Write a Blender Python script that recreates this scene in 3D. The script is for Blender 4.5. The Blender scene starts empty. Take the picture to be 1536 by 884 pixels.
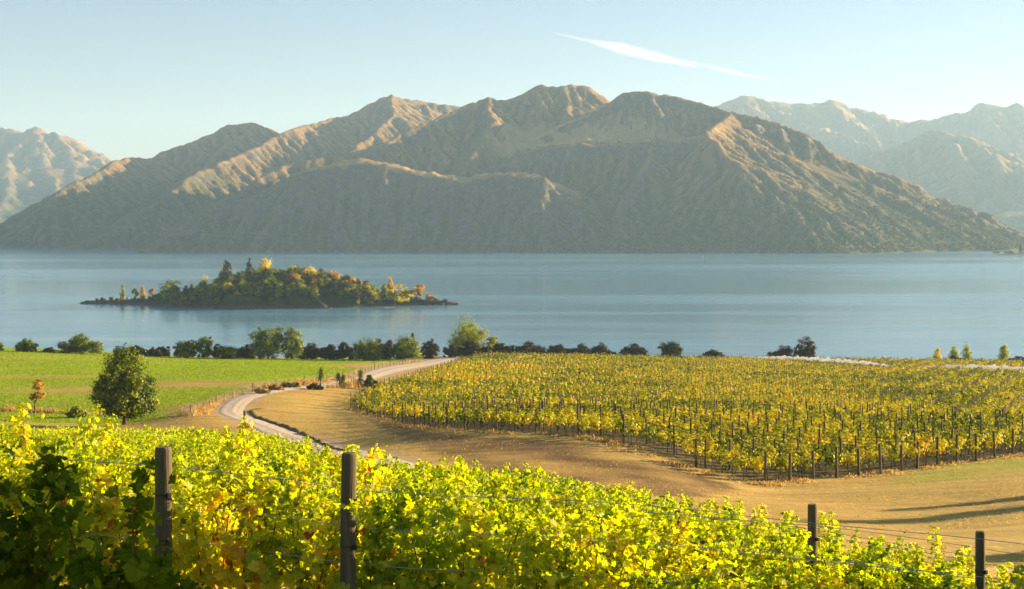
import bpy, math, random
import numpy as np
from mathutils import Vector, Matrix

R = math.radians
SC = bpy.context.scene
COL = SC.collection
rng = np.random.default_rng(7)
random.seed(7)

# ---------------------------------------------------------------- camera, sky, sun, exposure
F = 2110.0            # focal length in photograph pixels
CX, HY = 768.0, 335.0  # column of the view axis, row of the horizon
CZ = 45.0             # eye height above the lake
cam_d = bpy.data.cameras.new("camera")
cam = bpy.data.objects.new("camera", cam_d)
COL.objects.link(cam)
cam.location = (0, 0, CZ)
cam.rotation_euler = (R(90), 0, 0)
cam_d.sensor_width = 36.0
cam_d.lens = 36.0 * F / 1536.0
cam_d.shift_y = -(442.0 - HY) / 1536.0
cam_d.clip_start = 0.1
cam_d.clip_end = 60000
SC.camera = cam

SUN_AZ, SUN_EL = R(65), R(11.2)     # azimuth clockwise from the view direction
world = bpy.data.worlds.new("World")
SC.world = world
world.use_nodes = True
wn = world.node_tree.nodes
wn.clear()
sky = wn.new("ShaderNodeTexSky")
sky.sky_type = 'NISHITA'
sky.sun_disc = False
sky.sun_elevation = SUN_EL
sky.sun_rotation = SUN_AZ
sky.altitude = 300
sky.air_density = 1.0
sky.dust_density = 0.1
sky.ozone_density = 2.0
bg = wn.new("ShaderNodeBackground")
bg.inputs["Strength"].default_value = 0.040
wo = wn.new("ShaderNodeOutputWorld")
wb = wn.new("ShaderNodeMix"); wb.data_type = 'RGBA'; wb.blend_type = 'MULTIPLY'
wb.inputs[0].default_value = 1.0; wb.inputs[7].default_value = (1.05, 0.94, 0.985, 1)
world.node_tree.links.new(sky.outputs[0], wb.inputs[6])
world.node_tree.links.new(wb.outputs[2], bg.inputs[0])
world.node_tree.links.new(bg.outputs[0], wo.inputs[0])

SUN_DIR = Vector((math.sin(SUN_AZ) * math.cos(SUN_EL), math.cos(SUN_AZ) * math.cos(SUN_EL), math.sin(SUN_EL)))
sun_d = bpy.data.lights.new("sun", 'SUN')
sun_d.energy = 5.0
sun_d.angle = R(0.5)
sun_d.color = (1.0, 0.74, 0.44)
sun = bpy.data.objects.new("sun", sun_d)
COL.objects.link(sun)
sun.location = (300, 150, 300)
sun.rotation_euler = SUN_DIR.to_track_quat('Z', 'Y').to_euler()

SC.view_settings.view_transform = 'Standard'
SC.view_settings.look = 'None'
SC.view_settings.exposure = 2.08
SC.view_settings.gamma = 1.0
SC.view_settings.use_curve_mapping = False
cy = SC.cycles
cy.use_denoising = True
cy.max_bounces = 7
cy.diffuse_bounces = 2
cy.glossy_bounces = 2
cy.transmission_bounces = 4
cy.transparent_max_bounces = 8
cy.volume_bounces = 1
cy.volume_step_rate = 0.4
cy.use_adaptive_sampling = True
cy.adaptive_threshold = 0.015
cy.sample_clamp_indirect = 6.0
cy.caustics_reflective = False
cy.caustics_refractive = False

# ---------------------------------------------------------------- helpers
def mark(o, label=None, cat=None, group=None, kind=None):
    if label: o["label"] = label
    if cat: o["category"] = cat
    if group: o["group"] = group
    if kind: o["kind"] = kind
    return o

def link(o, parent=None, loc=None):
    COL.objects.link(o)
    if parent is not None: o.parent = parent
    if loc is not None: o.location = loc
    return o

def empty(name, loc, rz=0.0):
    o = bpy.data.objects.new(name, None)
    o.empty_display_size = 0.3
    COL.objects.link(o)
    o.location = loc
    o.rotation_euler = (0, 0, rz)
    return o

def mesh_data(name, V, faces, mats, attrs=None, smooth=False, mat_idx=None):
    """faces: one (M,k) integer array or a list of such arrays"""
    me = bpy.data.meshes.new(name)
    V = np.asarray(V, dtype=np.float32)
    if not isinstance(faces, (list, tuple)): faces = [faces]
    faces = [np.asarray(f, dtype=np.int32) for f in faces if len(f)]
    me.vertices.add(len(V))
    me.vertices.foreach_set("co", V.ravel())
    tot = [np.full(len(f), f.shape[1], dtype=np.int32) for f in faces]
    tot = np.concatenate(tot)
    idx = np.concatenate([f.ravel() for f in faces])
    starts = np.concatenate([[0], np.cumsum(tot)[:-1]]).astype(np.int32)
    me.loops.add(len(idx))
    me.loops.foreach_set("vertex_index", idx)
    me.polygons.add(len(tot))
    me.polygons.foreach_set("loop_start", starts)
    for k, (dom, arr) in (attrs or {}).items():
        a = me.attributes.new(k, 'FLOAT', dom)
        a.data.foreach_set("value", np.asarray(arr, dtype=np.float32))
    if not isinstance(mats, (list, tuple)): mats = [mats]
    for m in mats: me.materials.append(m)
    if mat_idx is not None:
        me.polygons.foreach_set("material_index", np.asarray(mat_idx, dtype=np.int32))
    me.update(calc_edges=True)
    me.polygons.foreach_set("use_smooth", np.full(len(tot), bool(smooth)))
    return me

def obj(name, me, parent=None, loc=None):
    return link(bpy.data.objects.new(name, me), parent, loc)

class MB:
    """collects tubes, boxes and lumps into one mesh"""
    def __init__(s): s.V = []; s.Q = []; s.T = []; s.n = 0
    def add(s, V, Q=(), T=()):
        V = np.asarray(V, float)
        if len(Q): s.Q.append(np.asarray(Q) + s.n)
        if len(T): s.T.append(np.asarray(T) + s.n)
        s.V.append(V); s.n += len(V)
    def tube(s, pts, rad, k=6, cap=True):
        pts = np.asarray(pts, float); n = len(pts)
        rad = np.broadcast_to(np.asarray(rad, float), (n,))
        t = np.gradient(pts, axis=0); t /= np.linalg.norm(t, axis=1)[:, None] + 1e-9
        ref = np.array([0, 0, 1.0]) if abs(t[:, 2]).mean() < 0.8 else np.array([1.0, 0, 0])
        a = np.cross(t, ref); a /= np.linalg.norm(a, axis=1)[:, None] + 1e-9
        b = np.cross(t, a)
        th = np.arange(k) * 2 * np.pi / k
        V = pts[:, None] + rad[:, None, None] * (np.cos(th)[None, :, None] * a[:, None] + np.sin(th)[None, :, None] * b[:, None])
        V = V.reshape(-1, 3)
        i = np.arange(n - 1)[:, None] * k; j = np.arange(k)[None]
        Q = np.stack([i + j, i + (j + 1) % k, i + k + (j + 1) % k, i + k + j], -1).reshape(-1, 4)
        T = []
        if cap:
            V = np.vstack([V, pts[0], pts[-1]]); c0 = n * k; c1 = c0 + 1
            for q in range(k):
                T.append((c0, (q + 1) % k, q)); T.append((c1, (n - 1) * k + q, (n - 1) * k + (q + 1) % k))
        s.add(V, Q, T)
    def box(s, c, sz, rz=0.0):
        c = np.asarray(c, float); h = np.asarray(sz, float) / 2
        P = np.array([(x, y, z) for x in (-1, 1) for y in (-1, 1) for z in (-1, 1)], float) * h
        cs, sn = math.cos(rz), math.sin(rz)
        P = np.stack([P[:, 0] * cs - P[:, 1] * sn, P[:, 0] * sn + P[:, 1] * cs, P[:, 2]], 1) + c
        s.add(P, [(0, 1, 3, 2), (4, 6, 7, 5), (0, 4, 5, 1), (2, 3, 7, 6), (0, 2, 6, 4), (1, 5, 7, 3)])
    def data(s, name, mat, smooth=False):
        fs = []
        if s.Q: fs.append(np.concatenate(s.Q))
        if s.T: fs.append(np.concatenate(s.T))
        return mesh_data(name, np.concatenate(s.V), fs, mat, smooth=smooth)
    def build(s, name, mat, parent=None, loc=None, smooth=False):
        return obj(name, s.data(name, mat, smooth), parent, loc)

def perlin(x, y, seed=0):
    x = np.asarray(x, float); y = np.asarray(y, float)
    xi = np.floor(x).astype(np.int64); yi = np.floor(y).astype(np.int64)
    fx = x - xi; fy = y - yi
    def g(ix, iy):
        h = (ix * 374761393 + iy * 668265263 + seed * 974634777) & 0x7fffffff
        h = ((h ^ (h >> 13)) * 1274126177) & 0x7fffffff
        a = (h ^ (h >> 16)) % 4096 / 4096.0 * 2 * np.pi
        return np.cos(a), np.sin(a)
    u = fx * fx * fx * (fx * (fx * 6 - 15) + 10); v = fy * fy * fy * (fy * (fy * 6 - 15) + 10)
    def d(ox, oy):
        gx, gy = g(xi + ox, yi + oy)
        return gx * (fx - ox) + gy * (fy - oy)
    a = d(0, 0) * (1 - u) + d(1, 0) * u
    b = d(0, 1) * (1 - u) + d(1, 1) * u
    return (a * (1 - v) + b * v) * 1.5

def fbm(x, y, o=5, seed=0, gain=0.5, ridged=False):
    s = 0; a = 1.0; f = 1.0; tot = 0
    for i in range(o):
        n = perlin(x * f + i * 17.3, y * f - i * 9.1, seed + i)
        if ridged: n = 1 - 2 * np.abs(n)
        s = s + a * n; tot += a; a *= gain; f *= 2.03
    return s / tot

def grid_faces(nx, ny):
    i = np.arange(nx - 1)[None]; j = np.arange(ny - 1)[:, None]
    a = j * nx + i
    return np.stack([a, a + 1, a + 1 + nx, a + nx], -1).reshape(-1, 4)

def sstep(a, b, x):
    t = np.clip((np.asarray(x, float) - a) / (b - a), 0, 1)
    return t * t * (3 - 2 * t)

# ---- node material helper
class NT:
    def __init__(s, name):
        s.m = bpy.data.materials.new(name); s.m.use_nodes = True
        s.t = s.m.node_tree; s.t.nodes.clear()
        s.out = s.t.nodes.new("ShaderNodeOutputMaterial")
    def n(s, typ, **kw):
        nd = s.t.nodes.new("ShaderNode" + typ)
        for k, v in kw.items():
            if k.startswith("i_"):
                key = k[2:]
                nd.inputs[int(key) if key.isdigit() else key.replace("_", " ")].default_value = v
            else: setattr(nd, k, v)
        return nd
    def l(s, a, b): s.t.links.new(a, b)
    def put(s, v, sock):
        if isinstance(v, bpy.types.NodeSocket): s.l(v, sock)
        else: sock.default_value = v
    def attr(s, name): return s.n("Attribute", attribute_name=name).outputs["Fac"]
    def pos(s): return s.n("NewGeometry").outputs["Position"]
    def mapping(s, v, scale, rot=(0, 0, 0)):
        m = s.n("Mapping"); m.inputs["Scale"].default_value = scale; m.inputs["Rotation"].default_value = rot
        s.l(v, m.inputs["Vector"]); return m.outputs[0]
    def noise(s, v, scale, detail=4, rough=0.55, dist=0.0):
        n = s.n("TexNoise"); n.inputs["Scale"].default_value = scale; n.inputs["Detail"].default_value = detail
        n.inputs["Roughness"].default_value = rough; n.inputs["Distortion"].default_value = dist
        if v is not None: s.l(v, n.inputs["Vector"])
        return n.outputs["Fac"]
    def ramp(s, fac, stops, interp='LINEAR'):
        r = s.n("ValToRGB"); cr = r.color_ramp; cr.interpolation = interp
        while len(cr.elements) < len(stops): cr.elements.new(0.5)
        for e, (p, c) in zip(cr.elements, stops):
            e.position = p; e.color = (*c, 1) if len(c) == 3 else c
        s.l(fac, r.inputs[0]); return r.outputs[0]
    def mix(s, fac, a, b, blend='MIX'):
        m = s.n("Mix"); m.data_type = 'RGBA'; m.blend_type = blend
        s.put(fac, m.inputs[0])
        for v, k in ((a, 6), (b, 7)):
            if isinstance(v, bpy.types.NodeSocket): s.l(v, m.inputs[k])
            else: m.inputs[k].default_value = (*v, 1)
        return m.outputs[2]
    def math(s, op, a, b=0.0, clamp=False):
        m = s.n("Math"); m.operation = op; m.use_clamp = clamp
        s.put(a, m.inputs[0]); s.put(b, m.inputs[1]); return m.outputs[0]
    def maprange(s, v, a, b, c=0.0, d=1.0):
        m = s.n("MapRange"); s.l(v, m.inputs[0])
        for i, x in enumerate((a, b, c, d)): m.inputs[i + 1].default_value = x
        return m.outputs[0]
    def bump(s, h, strength=0.5, dist=0.1):
        b = s.n("Bump"); b.inputs["Strength"].default_value = strength; b.inputs["Distance"].default_value = dist
        s.l(h, b.inputs["Height"]); return b.outputs[0]
    def principled(s, col, rough=0.8, spec=0.3, normal=None, **kw):
        p = s.n("BsdfPrincipled")
        s.put(col if isinstance(col, bpy.types.NodeSocket) else (*col, 1), p.inputs["Base Color"])
        s.put(rough, p.inputs["Roughness"]); p.inputs["Specular IOR Level"].default_value = spec
        if normal is not None: s.l(normal, p.inputs["Normal"])
        for k, v in kw.items(): p.inputs[k.replace("_", " ")].default_value = v
        s.l(p.outputs[0], s.out.inputs["Surface"]); return p

def leaf_mat(name, stops, trans=0.45, gloss=0.06, sat=1.25, vary=0.25, nscale=0.25):
    t = NT(name)
    tint = t.attr("tint")
    nz = t.noise(t.pos(), nscale, 3)
    oi = t.n("ObjectInfo").outputs["Random"]
    f = t.math('ADD', tint, t.math('MULTIPLY', t.math('SUBTRACT', nz, 0.5), vary * 2.0))
    f = t.math('ADD', f, t.math('MULTIPLY', t.math('SUBTRACT', oi, 0.5), vary * 0.5), clamp=True)
    c = t.ramp(f, stops)
    df = t.n("BsdfDiffuse"); t.l(c, df.inputs[0])
    tr = t.n("BsdfTranslucent")
    hs = t.n("HueSaturation"); hs.inputs["Saturation"].default_value = sat; hs.inputs["Value"].default_value = 1.25
    t.l(c, hs.inputs["Color"]); t.l(hs.outputs[0], tr.inputs[0])
    m1 = t.n("MixShader"); m1.inputs[0].default_value = trans
    t.l(df.outputs[0], m1.inputs[1]); t.l(tr.outputs[0], m1.inputs[2])
    gl = t.n("BsdfGlossy"); gl.inputs["Roughness"].default_value = 0.45; gl.inputs["Color"].default_value = (1, 1, 1, 1)
    m2 = t.n("MixShader"); m2.inputs[0].default_value = gloss
    t.l(m1.outputs[0], m2.inputs[1]); t.l(gl.outputs[0], m2.inputs[2])
    t.l(m2.outputs[0], t.out.inputs["Surface"])
    return t.m

def simple_mat(name, col, rough=0.8, nscale=8.0, amt=0.35, bump=0.3, stretch=(1, 1, 1), spec=0.25, metallic=0.0):
    t = NT(name)
    co = t.n("TexCoord").outputs["Object"]
    v = t.mapping(co, stretch)
    n = t.noise(v, nscale, 5, 0.6)
    lo = tuple(c * (1 - amt) for c in col); hi = tuple(min(1, c * (1 + amt)) for c in col)
    c = t.ramp(n, [(0.3, lo), (0.7, hi)])
    t.principled(c, rough, spec, t.bump(n, bump, 0.02), Metallic=metallic)
    return t.m

# ---------------------------------------------------------------- near land: one height function through surveyed points
# (column, row, distance) of ground points read from the photograph
CTRL = [(525,612,195),(600,635,150),(700,647,120),(890,658,108),(985,686,98),(1058,710,93),(1143,728,90),(1197,720,93),
 (1302,713,97),(1396,700,101),(1510,686,106),(1650,672,112),(720,537,380),(1100,543,400),(1536,546,430),(1750,548,430),(1536,600,220),(1000,600,210),
 (1250,600,210),(0,530,330),(-250,528,330),(300,538,360),(560,540,380),(0,612,190),(-200,612,190),(187,637,165),(300,625,160),(500,675,118),(430,655,135),
 (345,625,165),(400,595,200),(465,585,215),(600,553,300),(650,545,345),(1350,790,60),(1536,800,50),(1750,800,50),(1536,740,75),(1700,735,75),(1300,750,75),
 (800,700,88),(1000,730,78),(180,676,110),(-150,676,110),(380,690,95)]
pts = [((px - CX) / F * d, d, (py - HY) / F * d) for px, py, d in CTRL]
pts += [(0,0,1.75),(-3,0,1.6),(4,0,2.2),(-2,6.4,2.82),(-0.5,6,2.8),(2,6,3.0),(-2.5,10.4,3.55),(-1.24,10.5,3.72),(2.4,20,5.9),(3.1,15,5.0),(4.3,13,4.75),
        (6.55,18,6.2),(-1.5,30,7.1),(2,50,10.6),(-6,60,11.4),(8.2,40,9.4),(6.1,30,8.1),(7,25,7.3),(-20,60,10.9),(-10,30,6.6),(14,30,8.6)]
pts = np.array(pts)
def _uv(x, y):
    y = np.maximum(y, 0.0)
    return np.clip(x / (y + 12.0), -0.55, 0.55) * 2.2, np.log(y + 12.0)
_u, _v = _uv(pts[:, 0], pts[:, 1])
def _phi(r): return np.sqrt(r * r + 0.0025)
_A = _phi(np.hypot(_u[:, None] - _u[None], _v[:, None] - _v[None])) - 0.0 * np.eye(len(pts))
_P = np.stack([np.ones_like(_u), _u, _v], 1)
_hv = pts[:, 2] / (pts[:, 1] + 12.0)
_M = np.block([[_A - 0.004 * np.eye(len(pts)), _P], [_P.T, np.zeros((3, 3))]])
_w = np.linalg.solve(_M, np.concatenate([_hv, np.zeros(3)]))
def ground(x, y):
    """height of the land above the lake"""
    x = np.asarray(x, float); y = np.asarray(y, float)
    sh = np.broadcast(x, y).shape
    xx = np.broadcast_to(x, sh).ravel(); yy = np.broadcast_to(y, sh).ravel()
    u, v = _uv(xx, np.minimum(yy, 470.0))
    h = np.zeros(len(u))
    for s in range(0, len(u), 20000):
        e = slice(s, s + 20000)
        h[e] = _phi(np.hypot(u[e, None] - _u[None], v[e, None] - _v[None])) @ _w[:-3] + _w[-3] + _w[-2] * u[e] + _w[-1] * v[e]
    z = CZ - h * (np.minimum(np.maximum(yy, 0), 470.0) + 12.0)
    edge = 405 + 30 * sstep(0, 60, xx) + 45 * sstep(60, 200, xx) + 6 * perlin(xx / 40, yy / 400 + 3, 5)
    edge = np.where(xx < -30, 372 + (405 - 372) * sstep(-90, -30, xx), edge)
    over = np.maximum(yy - edge, 0)
    z = z - over * 0.16 - 0.0006 * over ** 2
    return np.maximum(z, -5.0).reshape(sh)
def gz(x, y): return float(ground(np.array([x]), np.array([y]))[0])
def proj(x, y, z): return CX + F * x / np.maximum(y, .5), HY + F * (CZ - z) / np.maximum(y, .5)
def at(px, py, d): return ((px - CX) / F * d, d, CZ - (py - HY) / F * d)
def xat(px, d): return (px - CX) / F * d
def solve_d(px, py, lo=3.0, hi=460.0):
    """distance at which the land seen in this column reaches this row (nearest from far side)"""
    d = np.linspace(lo, hi, 1500)
    z = ground((px - CX) / F * d, d)
    r = HY + F * (CZ - z) / d
    k = np.where((r[:-1] - py) * (r[1:] - py) <= 0)[0]
    return float(d[k[-1]]) if len(k) else None

# road centre line (column, distance) and its width
ROAD = [(640,72,4.2),(575,90,4.2),(515,108,4.4),(470,124,4.2),(432,136,4.0),(392,150,3.8),(360,163,3.7),(348,176,3.7),(356,190,3.8),(385,204,3.9),(420,213,3.9),(465,222,4.0),(508,236,4.2),
        (545,256,5.0),(572,280,7.0),(600,305,9.0),(628,330,9.5),(656,358,9.0),(672,382,7.0),(680,405,6.0)]
def catmull(P, n):
    P = np.asarray(P, float); P = np.vstack([2 * P[0] - P[1], P, 2 * P[-1] - P[-2]])
    out = []
    for i in range(1, len(P) - 2):
        t = np.linspace(0, 1, n, endpoint=False)[:, None]
        a, b, c, d = P[i - 1], P[i], P[i + 1], P[i + 2]
        out.append(0.5 * ((2 * b) + (c - a) * t + (2 * a - 5 * b + 4 * c - d) * t ** 2 + (3 * b - a - 3 * c + d) * t ** 3))
    return np.vstack(out + [P[-2][None]])
road_c = catmull([(xat(p, d), d, w) for p, d, w in ROAD], 14)
def road_dist(x, y):
    best = np.full(len(x), 1e9)
    for cx, cy2, w in road_c:
        best = np.minimum(best, np.hypot(x - cx, y - cy2) - w / 2)
    return best

# vineyard block plan: polygon of the far block
r_dir = np.array([-0.58, 0.815]); r_dir /= np.linalg.norm(r_dir)
n_dir = np.array([r_dir[1], -r_dir[0]])
BLOCK = np.array([(16.2,90.5),(-3.6,121),(-12.2,151),(-22.6,196),(-21.2,215),(-16.5,260),(-12.2,320),(-9.0,378),(20,388),(63,402),(110,415),(190,432),(215,432),(160,330),(110,230),(80,165),(58,124),(37.5,106)])
def in_poly(x, y, poly):
    c = np.zeros(len(x), bool); j = len(poly) - 1
    for i in range(len(poly)):
        xi, yi = poly[i]; xj, yj = poly[j]
        c ^= ((yi > y) != (yj > y)) & (x < (xj - xi) * (y - yi) / (yj - yi + 1e-12) + xi)
        j = i
    return c
_LX = [-600,0,180,380,440,500,560,680,800,900,1000,1100,1200,1280,1350,1450,1536,1700,2300]
_LD = [110,110,110,100,72,51,45,47,49,42,37,35,29,27.5,25.5,22.5,19.5,15,12]
def near_block(x, y):
    px = CX + F * x / np.maximum(y, 1.0)
    return (y > 4) & (y < np.interp(px, _LX, _LD))

# the land sheet: fine in the middle, coarse skirts to the haze limit
gx = np.concatenate([[-5600,-2500,-1200,-600,-350], np.arange(-210, 240.1, 1.0), [300,420,700,1300,2600,5600]])
gy = np.concatenate([[-1500,-600,-200,-80,-40], np.arange(-20, 20, 1.0), np.arange(20, 470.1, 0.9), [480,500,540,620,900,1500,3000,6000,8600]])
GX, GY = np.meshgrid(gx, gy)
fx_, fy_ = GX.ravel(), GY.ravel()
GZ = ground(fx_, fy_)
GZ = np.where((fy_ > 520) | (fx_ < -340) & (fy_ > 380) | (fx_ > 290) & (fy_ > 440), np.minimum(GZ, -5.0), GZ)
rd = road_dist(fx_, fy_)
GZ = GZ + sstep(0.2, 3.0, rd) * np.where(fy_ < 460, 0.10 * fbm(fx_ / 9, fy_ / 9, 3, 3) + 0.035 * fbm(fx_ / 2.2, fy_ / 2.2, 2, 8), 0)
gpx, gpy = proj(fx_, fy_, GZ)
nb = fbm(fx_ / 14, fy_ / 14, 4, 11)
nf = fbm(fx_ / 3.0, fy_ / 5.0, 3, 21)
# greenness of the paddock, in strips mown across it
lim1 = np.interp(gpy, [528, 541, 548, 556, 566, 580, 590, 600, 612], [700, 640, 470, 560, 480, 385, 385, 320, 240])
green = sstep(40, -40, gpx - lim1 + nf * 30) * (fx_ < 0) * sstep(158, 172, fy_ + nf * 6) * sstep(1.5, 5, rd)
strip = 1 - 1.0 * np.exp(-((gpy - 579 - 3 * np.sin(gpx / 60) - 0.02 * (300 - gpx)) / 6.5) ** 2) * sstep(420, 200, np.abs(gpx - 330)) \
          - 0.6 * np.exp(-((gpy - 536.5) / 2.2) ** 2) - 0.8 * np.exp(-((gpy - 565) / 2.4) ** 2) * sstep(230, 120, gpx)
green = np.clip(green * np.clip(strip + nf * 0.25, 0, 1), 0, 1)
rg = sstep(1250, 1450, gpx) * np.exp(-((gpy - 705 + (gpx - 1450) * 0.12) / 16.0) ** 2) * (fx_ > 15)
green = np.clip(green + 0.75 * rg * np.clip(0.7 + nf, 0, 1), 0, 1)
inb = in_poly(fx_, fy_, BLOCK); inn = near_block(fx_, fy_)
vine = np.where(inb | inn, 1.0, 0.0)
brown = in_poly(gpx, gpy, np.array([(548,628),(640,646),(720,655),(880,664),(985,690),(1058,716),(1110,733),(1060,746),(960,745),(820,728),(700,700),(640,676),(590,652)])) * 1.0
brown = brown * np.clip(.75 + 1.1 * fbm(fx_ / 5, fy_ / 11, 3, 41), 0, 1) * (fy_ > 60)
bare = sstep(1.3, -0.5, rd + nf * 1.6)

t = NT("land_ground")
P = t.pos()
n1 = t.noise(P, 0.12, 5, 0.6); n2 = t.noise(P, 1.3, 5, 0.65); n3 = t.noise(t.mapping(P, (0.22, 1.0, 1.0), (0, 0, R(-14))), 0.42, 4, 0.6)
dry = t.ramp(n3, [(0.28, (0.32, 0.205, 0.048)), (0.5, (0.49, 0.325, 0.078)), (0.72, (0.60, 0.43, 0.13))])
dry = t.mix(t.maprange(n1, 0.45, 0.75), dry, (0.36, 0.27, 0.055))
dry = t.mix(t.math('MULTIPLY', t.maprange(n2, 0.52, 0.75), 0.5), dry, (0.19, 0.13, 0.055))
grn = t.ramp(n2, [(0.3, (0.20, 0.28, 0.003)), (0.55, (0.32, 0.41, 0.004)), (0.75, (0.44, 0.42, 0.015))])
c = t.mix(t.attr("green"), dry, grn)
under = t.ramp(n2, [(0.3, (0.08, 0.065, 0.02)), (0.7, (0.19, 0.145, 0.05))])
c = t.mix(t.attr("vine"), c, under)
soil = t.ramp(n2, [(0.3, (0.33, 0.25, 0.17)), (0.7, (0.46, 0.37, 0.26))])
shadowed_earth = t.ramp(n3, [(0.3, (0.085, 0.05, 0.018)), (0.7, (0.19, 0.115, 0.042))])  # brown earth, darkened to carry the long striped vine-row shadows
c = t.mix(t.attr("brown"), c, shadowed_earth)
c = t.mix(t.attr("bare"), c, soil)
t.principled(c, 0.95, 0.1, t.bump(t.math('ADD', n2, t.math('MULTIPLY', n3, 1.2)), 0.7, 0.12))
M_LAND = t.m
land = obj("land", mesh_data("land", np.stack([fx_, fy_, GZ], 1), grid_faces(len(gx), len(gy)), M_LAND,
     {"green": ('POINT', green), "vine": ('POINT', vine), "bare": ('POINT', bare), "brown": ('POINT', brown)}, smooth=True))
mark(land, kind="structure")

# gravel road draped over the land
W = 9
rc = road_c; tg = np.gradient(rc[:, :2], axis=0); tg /= np.linalg.norm(tg, axis=1)[:, None]
nr = np.stack([-tg[:, 1], tg[:, 0]], 1)
off = np.linspace(-0.5, 0.5, W)
wob = 0.25 * perlin(np.arange(len(rc)) / 6.0, 0.5, 31)
RX = rc[:, 0, None] + nr[:, 0, None] * (off[None] * rc[:, 2, None] * .86 + wob[:, None])
RY = rc[:, 1, None] + nr[:, 1, None] * (off[None] * rc[:, 2, None] * .86 + wob[:, None])
RZ = ground(RX, RY) + 0.07 - 0.12 * (np.abs(off[None]) > 0.49) + 0.03 * np.cos(off[None] * 4 * np.pi)
edge_a = np.broadcast_to(np.abs(off)[None] * 2, RX.shape); acr = np.broadcast_to(off[None], RX.shape)
t = NT("gravel_road"); P = t.pos()
n2 = t.noise(P, 1.1, 6, 0.7); n4 = t.noise(P, 9.0, 3, 0.7)
c = t.ramp(n2, [(0.3, (0.52, 0.42, 0.31)), (0.7, (0.70, 0.59, 0.46))])
ac = t.attr("across")
rut = t.math('ABSOLUTE', ac)
mid = t.maprange(rut, 0.0, 0.09, 1.0, 0.0)
c = t.mix(t.math('MULTIPLY', mid, t.maprange(n2, 0.4, 0.6)), c, (0.36, 0.28, 0.12))
c = t.mix(t.math('MULTIPLY', t.maprange(rut, 0.33, 0.48), t.maprange(n2, 0.35, 0.6)), c, (0.38, 0.28, 0.13))
c = t.mix(t.math('MULTIPLY', t.maprange(n4, 0.55, 0.7), 0.35), c, (0.25, 0.20, 0.15))
t.principled(c, 0.95, 0.1, t.bump(n4, 0.8, 0.05))
road = obj("gravel_road", mesh_data("gravel_road", np.stack([RX, RY, RZ], -1).reshape(-1, 3), grid_faces(W, len(rc)), t.m,
     {"across": ('POINT', acr.ravel())}, smooth=True))
mark(road, kind="structure")

# ---------------------------------------------------------------- lake
t = NT("lake_water"); P = t.pos()
band = t.noise(t.mapping(P, (0.0007, 0.0055, 1.0)), 1.0, 4, 0.55, 0.6)
band2 = t.noise(t.mapping(P, (0.003, 0.026, 1.0), (0, 0, R(3))), 1.0, 4, 0.6, 0.3)
w1 = t.noise(t.mapping(P, (0.16, 0.55, 1.0)), 1.0, 4, 0.6)
w2 = t.noise(t.mapping(P, (0.02, 0.09, 1.0)), 1.0, 3, 0.6)
rip = t.maprange(t.math('ADD', band, t.math('MULTIPLY', band2, 0.5)), 0.70, 1.0)
ro = t.maprange(rip, 0, 1, 0.14, 0.27)
bmp = t.n("Bump"); bmp.inputs["Distance"].default_value = 0.35
t.l(t.math('ADD', w1, t.math('MULTIPLY', w2, 1.5)), bmp.inputs["Height"])
t.l(t.maprange(rip, 0, 1, 0.05, 0.28), bmp.inputs["Strength"])
t.principled((0.13, 0.30, 0.41), ro, 0.5, bmp.outputs[0], IOR=1.33)
lx, ly = np.array([-5500, -1500, 1500, 5500.]), np.array([300, 1200, 2600, 8500.])
LX, LY = np.meshgrid(lx, ly)
lake = obj("lake", mesh_data("lake", np.stack([LX.ravel(), LY.ravel(), np.zeros(16)], 1), grid_faces(4, 4), t.m))
mark(lake, kind="structure")
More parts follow.
